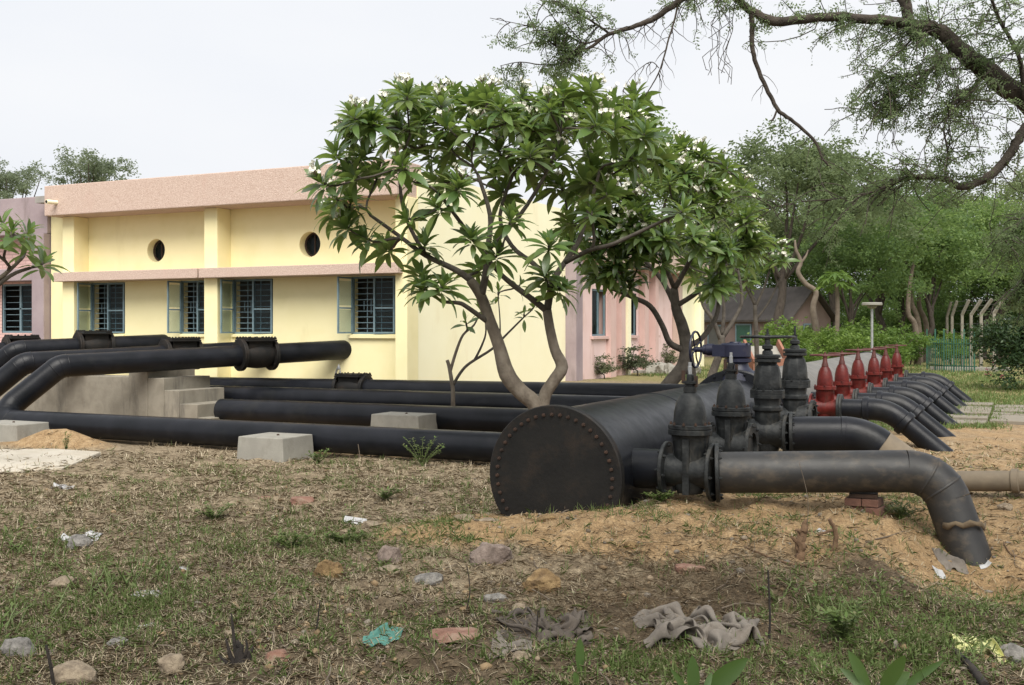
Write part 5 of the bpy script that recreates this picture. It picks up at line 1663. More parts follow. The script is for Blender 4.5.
Ls['f'] = limb([(958, 53, .035), (945, 57, .03), (933, 68, .024), (918, 74, .018), (900, 77, .013), (884, 76, .009), (868, 80, .006)], 7)
Ls['f2'] = limb([(893, 77, .009), (891, 88, .007), (884, 97, .005), (872, 104, .004), (858, 112, .003)], 5)
Ls['g'] = limb([(1085, 110, .07, -.2), (1045, 112, .055, -.3), (1024, 131, .05, -.3), (1011, 152, .047, -.3), (994, 172, .043, -.3), (965, 187, .038, -.3), (941, 178, .030, -.3), (912, 177, .024, -.3), (892, 184, .017, -.3), (868, 193, .012, -.3), (835, 199, .008, -.2), (800, 202, .006, -.1), (770, 208, .004)], 9)
Ls['h'] = limb([(944, 178, .014, -.3), (948, 155, .011, -.3), (944, 130, .009, -.3), (950, 112, .006, -.3), (958, 96, .004, -.3)], 6)
Ls['i'] = limb([(910, 177, .012, -.3), (898, 188, .009, -.3), (880, 192, .007, -.3), (850, 212, .005, -.2), (832, 224, .003)], 5)
Ls['j'] = limb([(985, 72, .03), (975, 85, .02), (960, 98, .012), (945, 112, .006)], 6)
Ls['k'] = limb([(1024, 99, .03, -.1), (1020, 60, .022, -.2), (1000, 20, .018, -.3), (985, -20, .015, -.4)], 6)
Ls['l'] = limb([(1050, 240, .04, -.8), (1030, 215, .02, -.8), (1012, 232, .012, -.8), (995, 243, .006, -.8)], 6)
Ls['m'] = limb([(1100, 170, .07, -.6), (1075, 210, .05, -.8), (1045, 245, .03, -.8), (1020, 290, .015, -.8)], 6)

rg = np.random.default_rng(21)
LV = []; TW = MB()
def sprig(o, dr, L, nl, seed_=0):
    """a twig with feathery leaflets on both sides"""
    pts = [o]
    d_ = Vector(dr).normalized()
    n_ = 5
    for i in range(n_):
        d_ = (d_ + Vector((rg.normal(0, .22), rg.normal(0, .22), rg.normal(-.12, .18)))).normalized()
        pts.append(pts[-1] + d_ * L / n_)
    TW.tube(pts, [.0032 + .002 * (n_ - i) / n_ for i in range(n_ + 1)], 4, cap=False)
    for k in range(nl):
        s = rg.uniform(.15, 1) * n_
        i = min(n_ - 1, int(s))
        p = pts[i].lerp(pts[i + 1], s - i)
        # each pinnate leaf: a row of leaflets on a rachis
        r_ = Vector((rg.normal(0, 1), rg.normal(0, 1), rg.normal(-.35, .6))).normalized()
        sd = r_.orthogonal().normalized()
        sd = Matrix.Rotation(rg.uniform(0, 6.28), 3, r_) @ sd
        RL = rg.uniform(.07, .13)
        m_ = 5
        for j in range(m_):
            q = p + r_ * RL * (j + .6) / m_
            for sg in (-1, 1):
                e = (sd * sg + r_ * rg.uniform(.1, .9) + Vector((rg.normal(0, .25), rg.normal(0, .25), rg.normal(-.1, .25)))).normalized()
                wv = r_ * .0075
                ll = .036 * (1 - .35 * j / m_) * rg.uniform(.45, 1.35)
                LV.append((q, q + e * ll * .5 + wv, q + e * ll, q + e * ll * .5 - wv))
def dress(name, n_, lo=.1, hi=1.0, L=(.18, .45), nl=(5, 11), droop=-.2, out=.25):
    P = Ls[name]
    for k in range(n_):
        s = rg.uniform(lo, hi) * (len(P) - 1)
        i = min(len(P) - 2, int(s))
        p = P[i].lerp(P[i + 1], s - i)
        dr = (P[i + 1] - P[i]).normalized() * .7 + Vector((rg.normal(0, .7), rg.normal(0, .7), rg.normal(droop, .6)))
        sprig(p, dr, rg.uniform(*L), int(rg.integers(*nl)))
dress('main', 44, .02, .42, (.15, .4)); dress('main', 16, .80, 1.0, (.15, .35), (4, 9)); dress('a', 14, .2, 1); dress('a', 8, .5, 1); dress('b', 14, .1, 1, (.12, .3)); dress('c', 26, .2, 1, (.15, .35))
dress('f', 44, .05, 1, (.25, .65)); dress('f2', 30, .0, 1, (.2, .5)); dress('conn', 20, 0, 1, (.3, .7)); dress('main', 20, .0, .2, (.35, .75), (7, 13), -.5); dress('j', 20, .1, 1); dress('k', 46, .1, 1, (.25, .6)); dress('up', 20, .3, 1)
dress('g', 60, .2, 1, (.25, .65), (6, 13), .15); dress('h', 44, .1, 1, (.25, .7)); dress('i', 14, .2, 1); dress('trunk', 44, .52, .97, (.3, .8)); dress('l', 26, .1, 1, (.2, .4), (8, 14), -.4); dress('m', 60, .1, 1, (.25, .5), (8, 14), -.4)
dress('main', 14, .36, .52, (.15, .4), (5, 10), .1)
# bare hanging twigs
def bare(name, n_, lo, hi, L):
    P = Ls[name]
    for k in range(n_):
        s = rg.uniform(lo, hi) * (len(P) - 1); i = min(len(P) - 2, int(s)); p = P[i].lerp(P[i + 1], s - i)
        d_ = Vector((rg.normal(0, .8), rg.normal(0, .8), rg.normal(-.6, .5))).normalized(); pts = [p]
        LL = rg.uniform(.5, 1) * L
        for q in range(7):
            d_ = (d_ + Vector((rg.normal(0, .3), rg.normal(0, .3), rg.normal(-.1, .2)))).normalized(); pts.append(pts[-1] + d_ * LL / 7)
        TW.tube(pts, [.0045 - .0005 * q for q in range(8)], 4, cap=False)
bare('main', 20, .45, .75, .5); bare('d', 10, .2, .9, .35); bare('e', 16, .1, 1, .35); bare('d2', 8, 0, 1, .25); bare('g', 14, .5, 1, .5); bare('c', 10, 0, 1, .35); bare('f2', 8, 0, 1, .5)
# the long wispy bunch hanging from the limb at the top
for k in range(9):
    p = W(720 + rg.uniform(-6, 12), -8, D + rg.uniform(-.2, .2)); pts = [p]
    q0 = W(716 + rg.uniform(-12, 20), 86, D + rg.uniform(-.2, .2))
    for j in range(1, 9): pts.append(p.lerp(q0, j / 8 * rg.uniform(.8, 1.0)) + Vector((rg.normal(0, .03), rg.normal(0, .03), 0)))
    TW.tube(pts, .0032, 4, cap=False)
stuff(TW.build('twigs', M['darkbark'], oa, angle=180))
# the rest of its crown, spreading overhead and behind the camera
rq = np.random.default_rng(3)
C = np.stack([rq.uniform(-5.5, 6, 170), rq.uniform(-5, 7.6, 170), rq.uniform(5.6, 8.2, 170), rq.uniform(.3, .55, 170)], 1)
C[:, 2] += np.maximum(0, C[:, 1] - 4) * .25
Vq, Qq = leaf_quads(rq, C, 90, .14)
stuff(raw_mesh('crown', Vq, Qq, M['pinnate'], oa))
A = np.array([[tuple(v) for v in q] for q in LV], np.float32).reshape(-1, 3)
stuff(raw_mesh('foliage', A, np.arange(len(A)).reshape(-1, 4), M['pinnate'], oa))

# ------------------------------------------------------------------ ground cover
M['straw'] = leafy('dry_straw', [(.17, .13, .085), (.29, .235, .16), (.44, .38, .27), (.22, .17, .11), (.36, .305, .21), (.50, .44, .33)], .8, 0, spec=.2)
M['grass'] = leafy('green_grass', [(.09, .150, .040), (.12, .185, .050), (.15, .20, .07), (.11, .15, .05), (.20, .20, .10)], .6, .35, (.20, .26, .08), spec=.3)
M['litter'] = leafy('dead_leaves', [(.085, .055, .032), (.14, .095, .055), (.20, .15, .095), (.10, .075, .05)], .85, 0, spec=.2)
M['clods'] = leafy('earth_clods', [(.13, .095, .06), (.22, .155, .09), (.28, .205, .125), (.20, .18, .155), (.10, .075, .05)], .95, 0, spec=.1)
rg = np.random.default_rng(33)
def scatter(n_, ylo, yhi, xlo=-140, xhi=1160, pw=1.0):
    """points of the yard, spread so that near and far ground are covered alike"""
    py = ylo + (yhi - ylo) * rg.random(n_) ** pw
    px = rg.uniform(xlo, xhi, n_)
    d = ZC * F / (py - HY)
    k = (px - 512) / F
    x = d * (FX + k * RX); y = d * (FY + k * RY)
    return x, y, hgt(x, y), px, py
def keep(c, *a): return [v[c] for v in a]
def blades(x, y, z, L, wd, yaw, tilt, m, name, bend=.3):
    n_ = len(x)
    dx = np.stack([np.cos(yaw) * np.cos(tilt), np.sin(yaw) * np.cos(tilt), np.sin(tilt)], 1)
    s = np.stack([-np.sin(yaw), np.cos(yaw), np.zeros(n_)], 1)
    p = np.stack([x, y, z], 1); L = L[:, None]; wd = wd[:, None]
    mid = p + dx * L * .55
    tip = p + dx * L + np.array([0, 0, -1]) * L * bend * np.cos(tilt)[:, None] * .5
    V = np.stack([p - s * wd * .5, p + s * wd * .5, mid + s * wd * .42, tip, mid - s * wd * .42], 1).reshape(-1, 3)
    b_ = np.arange(n_)[:, None] * 5
    return stuff(raw_mesh(name, V, (b_ + np.array([[0, 1, 2, 3, 4]])).reshape(-1, 5), M[m]))
def DS(x, y): return np.clip(np.hypot(x, y) / 6.5, 1, 3)
# dry stalks lying about
x, y, z, px, py = scatter(120000, 446, 800, pw=1.0)
sw = sand_w(x, y)
right_ = sst(-4.4, -3.3, x) * sst(10.5, 9.5, y)
c = rg.random(len(x)) > np.clip(np.maximum(sw * 1.1, right_ * .62), 0, .96)
c &= vnoise(x * 1.4, y * 1.4, 8) + rg.random(len(x)) * .5 > .45
x, y, z = keep(c, x, y, z)
n_ = len(x)
b_ = blades(x, y, z + rg.uniform(.0, .022, n_), rg.uniform(.03, .13, n_) * DS(x, y) ** .5, rg.uniform(.002, .005, n_) * DS(x, y), rg.uniform(0, 6.28, n_), rg.normal(.08, .16, n_), 'straw', 'dry_grass', .2)
b_['label'] = 'dry straw and cut grass lying over the yard'; b_['category'] = 'dry grass'
# short dry grass still standing
x, y, z, px, py = scatter(42000, 440, 800)
c = rg.random(len(x)) > np.clip(np.maximum(sand_w(x, y) * 1.1, .7 * sst(-4.4, -3.3, x) * sst(10.5, 9.5, y)), 0, .97)
c &= vnoise(x * 1.8, y * 1.8, 28) + rg.random(len(x)) * .5 > .62
x, y = keep(c, x, y); k = 5
x = np.repeat(x, k) + rg.normal(0, .03, len(x) * k); y = np.repeat(y, k) + rg.normal(0, .03, len(y) * k); z = hgt(x, y) - .003
n_ = len(x)
b_ = blades(x, y, z, rg.uniform(.02, .085, n_) * DS(x, y) ** .4, rg.uniform(.002, .0045, n_) * DS(x, y), rg.uniform(0, 6.28, n_), np.clip(rg.normal(.6, .4, n_), .05, 1.5), 'straw', 'dry_tufts', .5)
b_['label'] = 'short dry grass tufts still standing over the yard'; b_['category'] = 'dry grass'
# standing dry and green grass in patches
def patch_w(px, py):
    w_ = np.zeros(len(px))
    for cx, cy, sx_, sy_, a in ((110, 600, 110, 45, .9), (250, 560, 110, 45, .6), (330, 545, 90, 32, .85), (470, 500, 45, 14, .8), (440, 545, 50, 22, .8), (250, 480, 200, 12, .6), (320, 462, 120, 8, .8), (160, 500, 120, 20, .45), (915, 515, 40, 14, .9), (840, 610, 60, 30, .8), (880, 655, 90, 28, .8), (960, 620, 70, 30, .55),
                           (620, 670, 160, 24, .5), (700, 545, 110, 16, .35), (60, 540, 80, 30, .4), (750, 502, 90, 8, .7), (400, 640, 160, 30, .25), (960, 470, 80, 30, .25), (1000, 560, 40, 20, .4), (560, 508, 60, 8, .5), (680, 500, 30, 9, .8), (20, 640, 60, 30, .4)):
        w_ = np.maximum(w_, a * np.exp(-(((px - cx) / sx_) ** 2 + ((py - cy) / sy_) ** 2)))
    return w_
x, y, z, px, py = scatter(24000, 440, 780)
w_ = patch_w(px, py) * (.35 + 1.1 * vnoise(x * 2.2, y * 2.2, 12)) + .05
c = rg.random(len(x)) < w_
x, y, z = keep(c, x, y, z)
k = 7
x = np.repeat(x, k) + rg.normal(0, .022, len(x) * k); y = np.repeat(y, k) + rg.normal(0, .022, len(y) * k); z = hgt(x, y) - .004
n_ = len(x)
b_ = blades(x, y, z, rg.uniform(.03, .12, n_), rg.uniform(.003, .0065, n_), rg.uniform(0, 6.28, n_), np.clip(rg.normal(.95, .35, n_), .1, 1.5), 'grass', 'grass', .5)
b_['label'] = 'green grass tufts growing in patches over the yard'; b_['category'] = 'grass'
# broad-leaved low weeds
x, y, z, px, py = scatter(16000, 446, 760)
w_ = patch_w(px, py) * (.1 + 1.2 * vnoise(x * 1.7, y * 1.7, 15)) * .8
c = rg.random(len(x)) < w_
x, y = keep(c, x, y)
k = 9
x = np.repeat(x, k) + rg.normal(0, .035, len(x) * k); y = np.repeat(y, k) + rg.normal(0, .035, len(y) * k); z = hgt(x, y) + rg.uniform(.0, .05, len(x))
n_ = len(x)
b_ = blades(x, y, z, rg.uniform(.018, .042, n_), rg.uniform(.006, .014, n_), rg.uniform(0, 6.28, n_), rg.normal(.35, .4, n_), 'grass', 'weeds', .4)
b_['label'] = 'low broad-leaved weeds creeping over the yard'; b_['category'] = 'weeds'
# lawn beyond the pipes: coarse short grass
py_ = rg.uniform(362, 430, 15000); px_ = rg.uniform(560, 1150, 15000)
d = 1.75 * F / (py_ - HY); kk = (px_ - 512) / F
x = d * (FX + kk * RX); y = d * (FY + kk * RY)
c = ((x > -3.0) | (y > 30)) & ~((x > -.3) & (y > 17) & (y < 23.5))
c &= (vnoise(x * .5, y * .5, 5) + .35 * rg.random(len(x)) > .52) & (x > -10.5)
x, y = keep(c, x, y); k = 5
x = np.repeat(x, k) + rg.normal(0, .10, len(x) * k); y = np.repeat(y, k) + rg.normal(0, .10, len(y) * k); z = hgt(x, y) - .01
n_ = len(x); d = np.hypot(x, y)
b_ = blades(x, y, z, rg.uniform(.05, .12, n_) * (1 + d / 60), rg.uniform(.006, .012, n_) * (1 + d / 25), rg.uniform(0, 6.28, n_), rg.uniform(.5, 1.4, n_), 'grass', 'lawn_grass', .4)
b_['label'] = 'thin grass of the lawn beyond the outlet pipes'; b_['category'] = 'grass'
# dead leaves
x, y, z, px, py = scatter(9000, 455, 790)
c = rg.random(len(x)) > sand_w(x, y) * .75
x, y, z = keep(c, x, y, z); n_ = len(x)
b_ = blades(x, y, z + .006, rg.uniform(.015, .055, n_), rg.uniform(.008, .024, n_), rg.uniform(0, 6.28, n_), rg.normal(.15, .3, n_), 'litter', 'dead_leaves', .3)
b_['label'] = 'small brown dead leaves scattered over the yard'; b_['category'] = 'leaf litter'
# dark twiggy litter heaped on the near slope
px = rg.normal(660, 95, 14000); py = 592 + rg.normal(0, 24, 14000); d = ZC * F / (py - HY); k_ = (px - 512) / F
x = d * (FX + k_ * RX); y = d * (FY + k_ * RY); n_ = len(x); z = hgt(x, y)
b_ = blades(x, y, z + rg.uniform(.0, .03, n_), rg.uniform(.02, .10, n_), rg.uniform(.0015, .0035, n_), rg.uniform(0, 6.28, n_), rg.normal(.12, .3, n_), 'litter', 'twig_litter', .1)
b_['label'] = 'dark twiggy litter heaped behind the two rags'; b_['category'] = 'leaf litter'
# clods and pebbles
ico = bmesh.new(); bmesh.ops.create_icosphere(ico, subdivisions=1, radius=1)
IV = np.array([v.co[:] for v in ico.verts]); IF = np.array([[v.index for v in f.verts] for f in ico.faces]); ico.free()
x, y, z, px, py = scatter(11000, 440, 780)
c = rg.random(len(x)) < .22 + .8 * sand_w(x, y) * vnoise(x * 2, y * 2, 19) + .5 * (vnoise(x * 1.2, y * 1.2, 20) > .62)
x, y, z = keep(c, x, y, z); n_ = len(x)
sz_ = np.minimum(.008 * np.exp(rg.normal(0, .65, n_)) + .003, .028)
S = sz_[:, None] * rg.uniform(.7, 1.4, (n_, 3)) * np.array([1, 1, .7])
V = IV[None] * S[:, None, :] * (1 + rg.normal(0, .13, (n_, len(IV), 1))) + np.stack([x, y, z + sz_ * .2], 1)[:, None, :]
Q = (np.arange(n_)[:, None, None] * len(IV) + IF[None]).reshape(-1, 3)
b_ = stuff(raw_mesh('gravel', V.reshape(-1, 3), Q, M['clods']))
b_['label'] = 'small clods and pebbles strewn over the bare soil'; b_['category'] = 'gravel'
# sticks and twigs lying about, joined: nobody could count them
mb = MB(); r2 = random.Random(8)
for k in range(150):
    q = G(r2.uniform(-40, 1080), 480 + 240 * r2.random() ** .8)
    if sand_w(q.x, q.y) > .7 and r2.random() < .7: continue
    a = r2.uniform(0, 6.28); L = r2.uniform(.08, .32); pts = []
    for j in range(4):
        xx, yy = q.x + math.cos(a) * L * j / 3, q.y + math.sin(a) * L * j / 3
        a += r2.uniform(-.25, .25)
        pts.append((xx, yy, gz(xx, yy) + .008 + r2.uniform(0, .02)))
    mb.tube(pts, [r2.uniform(.002, .005)] * 4, 5)
b_ = stuff(mb.build('twigs', M['palebark'])); b_['label'] = 'thin dry twigs lying about the yard'; b_['category'] = 'twigs'

# ------------------------------------------------------------------ stones, bricks, rags and scraps one can count
M['stone_tan'] = surf('tan_stone', [(.13, .10, .07), (.22, .175, .125), (.30, .245, .175)], 22, .95, .010, 60)
M['stone_grey'] = surf('grey_stone', [(.09, .085, .078), (.17, .16, .148), (.26, .245, .225)], 22, .95, .010, 60)
M['stone_pink'] = surf('pinkish_grey_stone', [(.12, .09, .075), (.20, .155, .13), (.28, .22, .19)], 20, .95, .010, 60, stain=((.12, .09, .075), 6, .5, .75, None))
M['stone_rust'] = surf('orange_brown_clod', [(.10, .062, .030), (.185, .12, .055), (.27, .185, .09)], 18, .97, .014, 50)
M['brickred'] = surf('old_red_brick', [(.13, .065, .045), (.20, .105, .075), (.25, .155, .115)], 16, .95, .004, 50, stain=((.24, .19, .14), 7, .5, .75, None))
M['rag'] = surf('grey_brown_rag', [(.095, .082, .07), (.155, .135, .115), (.20, .178, .155)], 5, .95, .002, 90, stain=((.09, .065, .045), 5, .55, .8, None))
M['rag_dark'] = surf('dark_brown_rag', [(.055, .045, .037), (.095, .078, .064)], 5, .95, .002, 90)
M['turq'] = surf('turquoise_rag', [(.05, .15, .125), (.085, .225, .19)], 8, .85, .001, 80)
M['paper'] = surf('white_scrap', [(.34, .34, .34), (.46, .46, .47)], 8, .75)
M['yellowfoil'] = surf('yellow_wrapper', [(.46, .46, .14), (.60, .60, .34)], 9, .5)
M['char'] = surf('charred_wood', [(.012, .010, .009), (.035, .027, .022)], 12, .95, .01, 30)
M['oldwood'] = surf('weathered_stump', [(.095, .055, .03), (.17, .105, .06)], 14, .95, .01, 30, stretch=(1, 1, .3))
def rock(px, py, wpx, hpx, mat, label, seed, rough=.22, box=0.0, yaw=None, name='stone', cat='stone', sink=.25, deep=.85):
    q = G(px, py + hpx * .45)
    d = q.x * FX + q.y * FY
    s = wpx * d / F / 2; h = hpx * d / F / 2
    bm = bmesh.new(); bmesh.ops.create_icosphere(bm, subdivisions=4, radius=1)
    r3 = random.Random(seed); off = Vector((r3.uniform(-50, 50), r3.uniform(-50, 50), r3.uniform(-50, 50)))
    pl = [(Vector((r3.gauss(0, 1), r3.gauss(0, 1), r3.gauss(0, .8))).normalized(), r3.uniform(.62, .85)) for _ in range(9)]
    for v in bm.verts:
        n_ = v.co.normalized(); r_ = 1.0
        if box: m_ = max(abs(n_.x), abs(n_.y), abs(n_.z)); r_ = (1 - box) + box * .8 / m_
        for a, lim in pl:                                   # broken facets
            dt = n_.dot(a)
            if dt * r_ > lim: r_ = lim / dt
        r_ *= 1 + rough * .6 * mnoise.noise(n_ * 1.6 + off) + rough * .4 * mnoise.noise(n_ * 4 + off) + rough * .28 * (abs(mnoise.noise(n_ * 8 + off)) - .25) + rough * .14 * mnoise.noise(n_ * 17 + off)
        v.co = n_ * r_
    a = yaw if yaw is not None else r3.uniform(0, 6.28)
    Mr = Matrix.Rotation(TH, 3, 'Z') @ Matrix.Diagonal((s * 1.15, s * deep, h * 1.25)) @ Matrix.Rotation(a, 3, 'Z')
    for v in bm.verts: v.co = Mr @ v.co
    me = bpy.data.meshes.new(name); bm.to_mesh(me); bm.free()
    me.polygons.foreach_set('use_smooth', [True] * len(me.polygons)); me.set_sharp_from_angle(angle=math.radians(28))
    me.materials.append(M[mat])
    o = bpy.data.objects.new(name, me); COL.objects.link(o)
    o.location = (q.x, q.y, q.z + h * (1 - sink * 2) * .8)
    return tag(o, label, cat, 'stones and rubble on the ground')
rock(329, 567, 27, 25, 'stone_rust', 'orange brown clod standing alone on the dry grass', 1, .5)
rock(490, 550, 44, 30, 'stone_pink', 'largest pinkish grey boulder at the foot of the sand heap', 2, .25)
rock(389, 553, 23, 21, 'stone_pink', 'grey brown stone to the left of the largest boulder', 3)
rock(390, 569, 24, 10, 'stone_tan', 'flat tan stone just below the grey brown one', 4)
rock(430, 578, 30, 15, 'stone_grey', 'dark grey stone below and left of the largest boulder', 5)
rock(497, 597, 24, 13, 'stone_grey', 'small grey stone straight below the largest boulder', 6)
rock(173, 661, 29, 20, 'stone_tan', 'tan stone left of the charred stub', 8)
rock(74, 671, 46, 24, 'stone_tan', 'blocky tan stone at the bottom left', 9, .1, .8, .4, sink=.2)
rock(20, 645, 34, 30, 'stone_grey', 'grey rounded stone near the bottom left corner', 10)
rock(62, 580, 24, 17, 'stone_tan', 'tan stone among the cut green stalks', 11)
rock(78, 540, 24, 14, 'stone_grey', 'pale grey stone above the cut green stalks', 12)
rock(119, 641, 22, 9, 'stone_grey', 'flat whitish stone below the cut green stalks', 13)
rock(278, 655, 28, 18, 'brickred', 'broken brick half sunk right of the charred stub', 14, .1, .8, .3, 'brick_piece', 'brick')
rock(545, 579, 38, 24, 'stone_rust', 'sandy orange clod on the slope right of the small grey stone', 15, .3)
rock(690, 567, 34, 10, 'brickred', 'flat red brick half buried in the middle of the slope', 16, .1, .8, .1, 'brick_piece', 'brick')
rock(302, 499, 24, 8, 'brickred', 'reddish brick bit in the grass below the pale block', 17, .12, .7, .2, 'brick_piece', 'brick')
rock(263, 497, 16, 5, 'brickred', 'thin orange brick chip below the pale block', 18, .12, .7, .2, 'brick_piece', 'brick')
rock(465, 517, 22, 13, 'stone_tan', 'tan stone on the crest of the sand heap at its left', 19)
rock(491, 521, 28, 9, 'stone_tan', 'long flat tan stone on the crest of the sand heap', 20, .15, .5)
rock(630, 544, 14, 8, 'stone_rust', 'small rusty clod on the sand below the blind pipe end', 21)
rock(1014, 650, 30, 22, 'stone_grey', 'concrete lump at the right edge by the yellow wrapper', 22, .12, .6, .3)
rock(370, 523, 16, 9, 'stone_tan', 'small tan stone beside the white paper', 23)
rock(519, 606, 15, 9, 'stone_tan', 'tan pebble right of the small grey stone', 24)
rock(232, 632, 18, 10, 'stone_tan', 'pale pebble behind the charred stub', 25)
rock(455, 634, 50, 10, 'brickred', 'low dusty brick lying between the turquoise rag and the brown rag', 26, .1, .8, .05, 'brick_piece', 'brick')
rock(1005, 505, 14, 9, 'stone_tan', 'tan clod by the buried pipe', 27)
rock(547, 489 + 28, 18, 9, 'stone_rust', 'small clod under the blind pipe end', 28)
rock(520, 655, 20, 10, 'stone_tan', 'tan stone at the left hem of the brown rag', 29)
rr = random.Random(6)
# whitish edging stones before the pink building
for k in range(7):
    px = 652 + k * 6.5
    q = onX(px, 372, -8.9) if False else W(px, 374, 34 + rr.uniform(-.5, .5))
    o = rock(600, 600, 30, 22, 'paper' if False else 'stone_grey', 'whitish edging stone in the row before the pink building, by the leaning plumeria trunk', 60 + k)
    s_ = 3.2
    o.scale = (s_, s_, s_)
    o.location = (q.x, q.y, gz(q.x, q.y) + .10)
    o['group'] = 'whitish edging stones'
    o['label'] = ('leftmost', 'second from left', 'third from left', 'middle', 'third from right', 'second from right', 'rightmost')[k] + ' whitish edging stone in the row before the pink building'
    o.data.materials[0] = M['conc_pale']
# half-height shrubs by the pink wall
wsh = bg_tree('shrub', 'grey green shrub against the pink wall', .9, (.55, .5, .45), 'dusty', 70, 50, 40, .07, .09, .02, .5, 0, .1, group='shrubs by the pink wall', forks=3, cat='shrub')
q = W(634, 372, 33); wsh.location = (q.x, q.y, gz(q.x, q.y)); wsh.scale = (1.2, 1.2, 1.05)
for px, d, sc, lb in ((603, 31, .8, 'dry looking low shrub at the corner of the pink wall'), (665, 38, 1.1, 'grey green shrub farther along the pink wall, beside the leaning trunk')):
    q = W(px, 372, d); dup(wsh, (q.x, q.y, gz(q.x, q.y)), px, lb, (sc, sc, sc))

def crumple(nx_, ny_, Lx, Ly, seed, squeeze=.62, it=150, h0=.2):
    """a sheet pushed together and dropped: buckles into real folds (position based)"""
    r6 = np.random.default_rng(seed)
    gx_, gy_ = np.meshgrid(np.linspace(-.5, .5, nx_ + 1), np.linspace(-.5, .5, ny_ + 1), indexing='ij')
    rest = np.stack([gx_ * Lx, gy_ * Ly, 0 * gx_], 2)
    p = rest.copy()
    ang_ = r6.uniform(0, 6.28); ph_ = r6.uniform(0, 20, 6)
    for o_ in range(3):
        f_ = (1.5, 3.0, 6.0)[o_]; a_ = r6.uniform(0, 3.14)
        p[..., 2] += h0 / (1 + o_) * np.abs(np.sin((gx_ * math.cos(a_) * Lx / Ly + gy_ * math.sin(a_)) * f_ * 3.14 + ph_[o_])) * .5
    p[..., 2] += r6.normal(0, .004, gx_.shape)
    v_ = np.zeros_like(p)
    tgt = rest[..., :2] * squeeze
    tgt[..., 0] += .07 * Lx * (vnoise(gx_ * 4 + seed, gy_ * 4, seed) - .5); tgt[..., 1] += .22 * Ly * (vnoise(gx_ * 4 + seed, gy_ * 4, seed + 5) - .5)
    cons = []
    for dx_, dy_ in ((1, 0), (0, 1), (1, 1), (1, -1), (2, 0), (0, 2), (4, 0), (0, 4)):
        a0 = (slice(0, nx_ + 1 - dx_), slice(max(0, -dy_), ny_ + 1 - max(0, dy_))); a1 = (slice(dx_, nx_ + 1), slice(max(0, dy_), ny_ + 1 + min(0, dy_)))
        L0 = np.linalg.norm(rest[a1] - rest[a0], axis=2)
        cons.append((a0, a1, L0, .5 if dx_ < 2 and dy_ < 2 else (.2 if dx_ < 3 and dy_ < 3 else (.014 if nx_ > 30 else .05))))
    for k in range(it):
        w_ = min(1, k / (it * .6))
        q = p + v_ * .86; q[..., 2] -= .00036
        if k < it * .7:
            q[..., :2] += (tgt - q[..., :2]) * .05
        for _ in range(7):
            acc = np.zeros_like(q); cnt = np.zeros(q.shape[:2] + (1,))
            for a0, a1, L0, st_ in cons:
                d_ = q[a1] - q[a0]; l_ = np.linalg.norm(d_, axis=2) + 1e-9
                c_ = (d_ * ((l_ - L0) / l_ * st_)[..., None])
                acc[a0] += c_; acc[a1] -= c_; cnt[a0] += st_ ; cnt[a1] += st_
            q += acc / np.maximum(cnt, 1) * 1.3
            q[..., 2] = np.maximum(q[..., 2], 0)
        fr_ = (q[..., 2] < .002)
        v_ = q - p; v_[fr_] *= .5
        p = q
    return p
def cloth(px, py, wpx, dpx, mat, label, seed, hgtm=.09, name='rag', cat='rag', yaw=0, nx_=66, ny_=46, ratio=.85, sq=.5):
    """crumpled piece of cloth lying on the ground"""
    q = G(px, py)
    d = q.x * FX + q.y * FY
    Wd = wpx * d / F
    small = wpx < 60
    Wd *= .68 if small else .86
    if small: nx_, ny_ = 18, 12
    P_ = crumple(nx_, ny_, Wd / sq * .95, Wd / sq * ratio, seed, sq, 110 if small else 150, .08 * Wd if small else .17)
    t2 = TH + yaw
    edge = 1 + .0 * P_[..., 0]
    V = []
    for j in range(ny_ + 1):
        for i in range(nx_ + 1):
            x_, y_, z_ = P_[i, j]
            X_ = q.x + x_ * math.cos(t2) - y_ * math.sin(t2); Y_ = q.y + x_ * math.sin(t2) + y_ * math.cos(t2)
            V.append((X_, Y_, gz(X_, Y_) + .008 + z_))
    Q = [(j * (nx_ + 1) + i, j * (nx_ + 1) + i + 1, (j + 1) * (nx_ + 1) + i + 1, (j + 1) * (nx_ + 1) + i) for j in range(ny_) for i in range(nx_)
         if vnoise(np.array([i * .35 + seed * 3.1]), np.array([j * .35]), 40 + seed)[0] < .80 + .6 * min(i, nx_ - 1 - i, j, ny_ - 1 - j) / 5]
    me = bpy.data.meshes.new(name); me.from_pydata([tuple(Vector(v) - q) for v in V], [], Q)
    bm = bmesh.new(); bm.from_mesh(me)
    bmesh.ops.delete(bm, geom=[v for v in bm.verts if not v.link_faces], context='VERTS')
    bm.verts.ensure_lookup_table(); seen = set(); best = []
    for v0 in bm.verts:                                    # keep the one connected piece
        if v0.index in seen: continue
        stk = [v0]; comp = []; seen.add(v0.index)
        while stk:
            v = stk.pop(); comp.append(v)
            for e in v.link_edges:
                o_ = e.other_vert(v)
                if o_.index not in seen: seen.add(o_.index); stk.append(o_)
        if len(comp) > len(best): best = comp
    bs = set(best); bmesh.ops.delete(bm, geom=[v for v in bm.verts if v not in bs], context='VERTS')
    bm.to_mesh(me); bm.free()
    me.polygons.foreach_set('use_smooth', [True] * len(me.polygons)); me.materials.append(M[mat])
    o = bpy.data.objects.new(name, me); COL.objects.link(o); o.location = q
    sol = o.modifiers.new('thickness', 'SOLIDIFY'); sol.thickness = .004
    ss = o.modifiers.new('soft', 'SUBSURF'); ss.levels = 1; ss.render_levels = 1
    return tag(o, label, cat)
cloth(700, 630, 128, 50, 'rag', 'crumpled grey brown rag, the larger one, on the slope at the lower middle', 1, .16)
cloth(546, 634, 96, 40, 'rag_dark', 'darker crumpled rag left of the larger grey brown one', 6, .14)
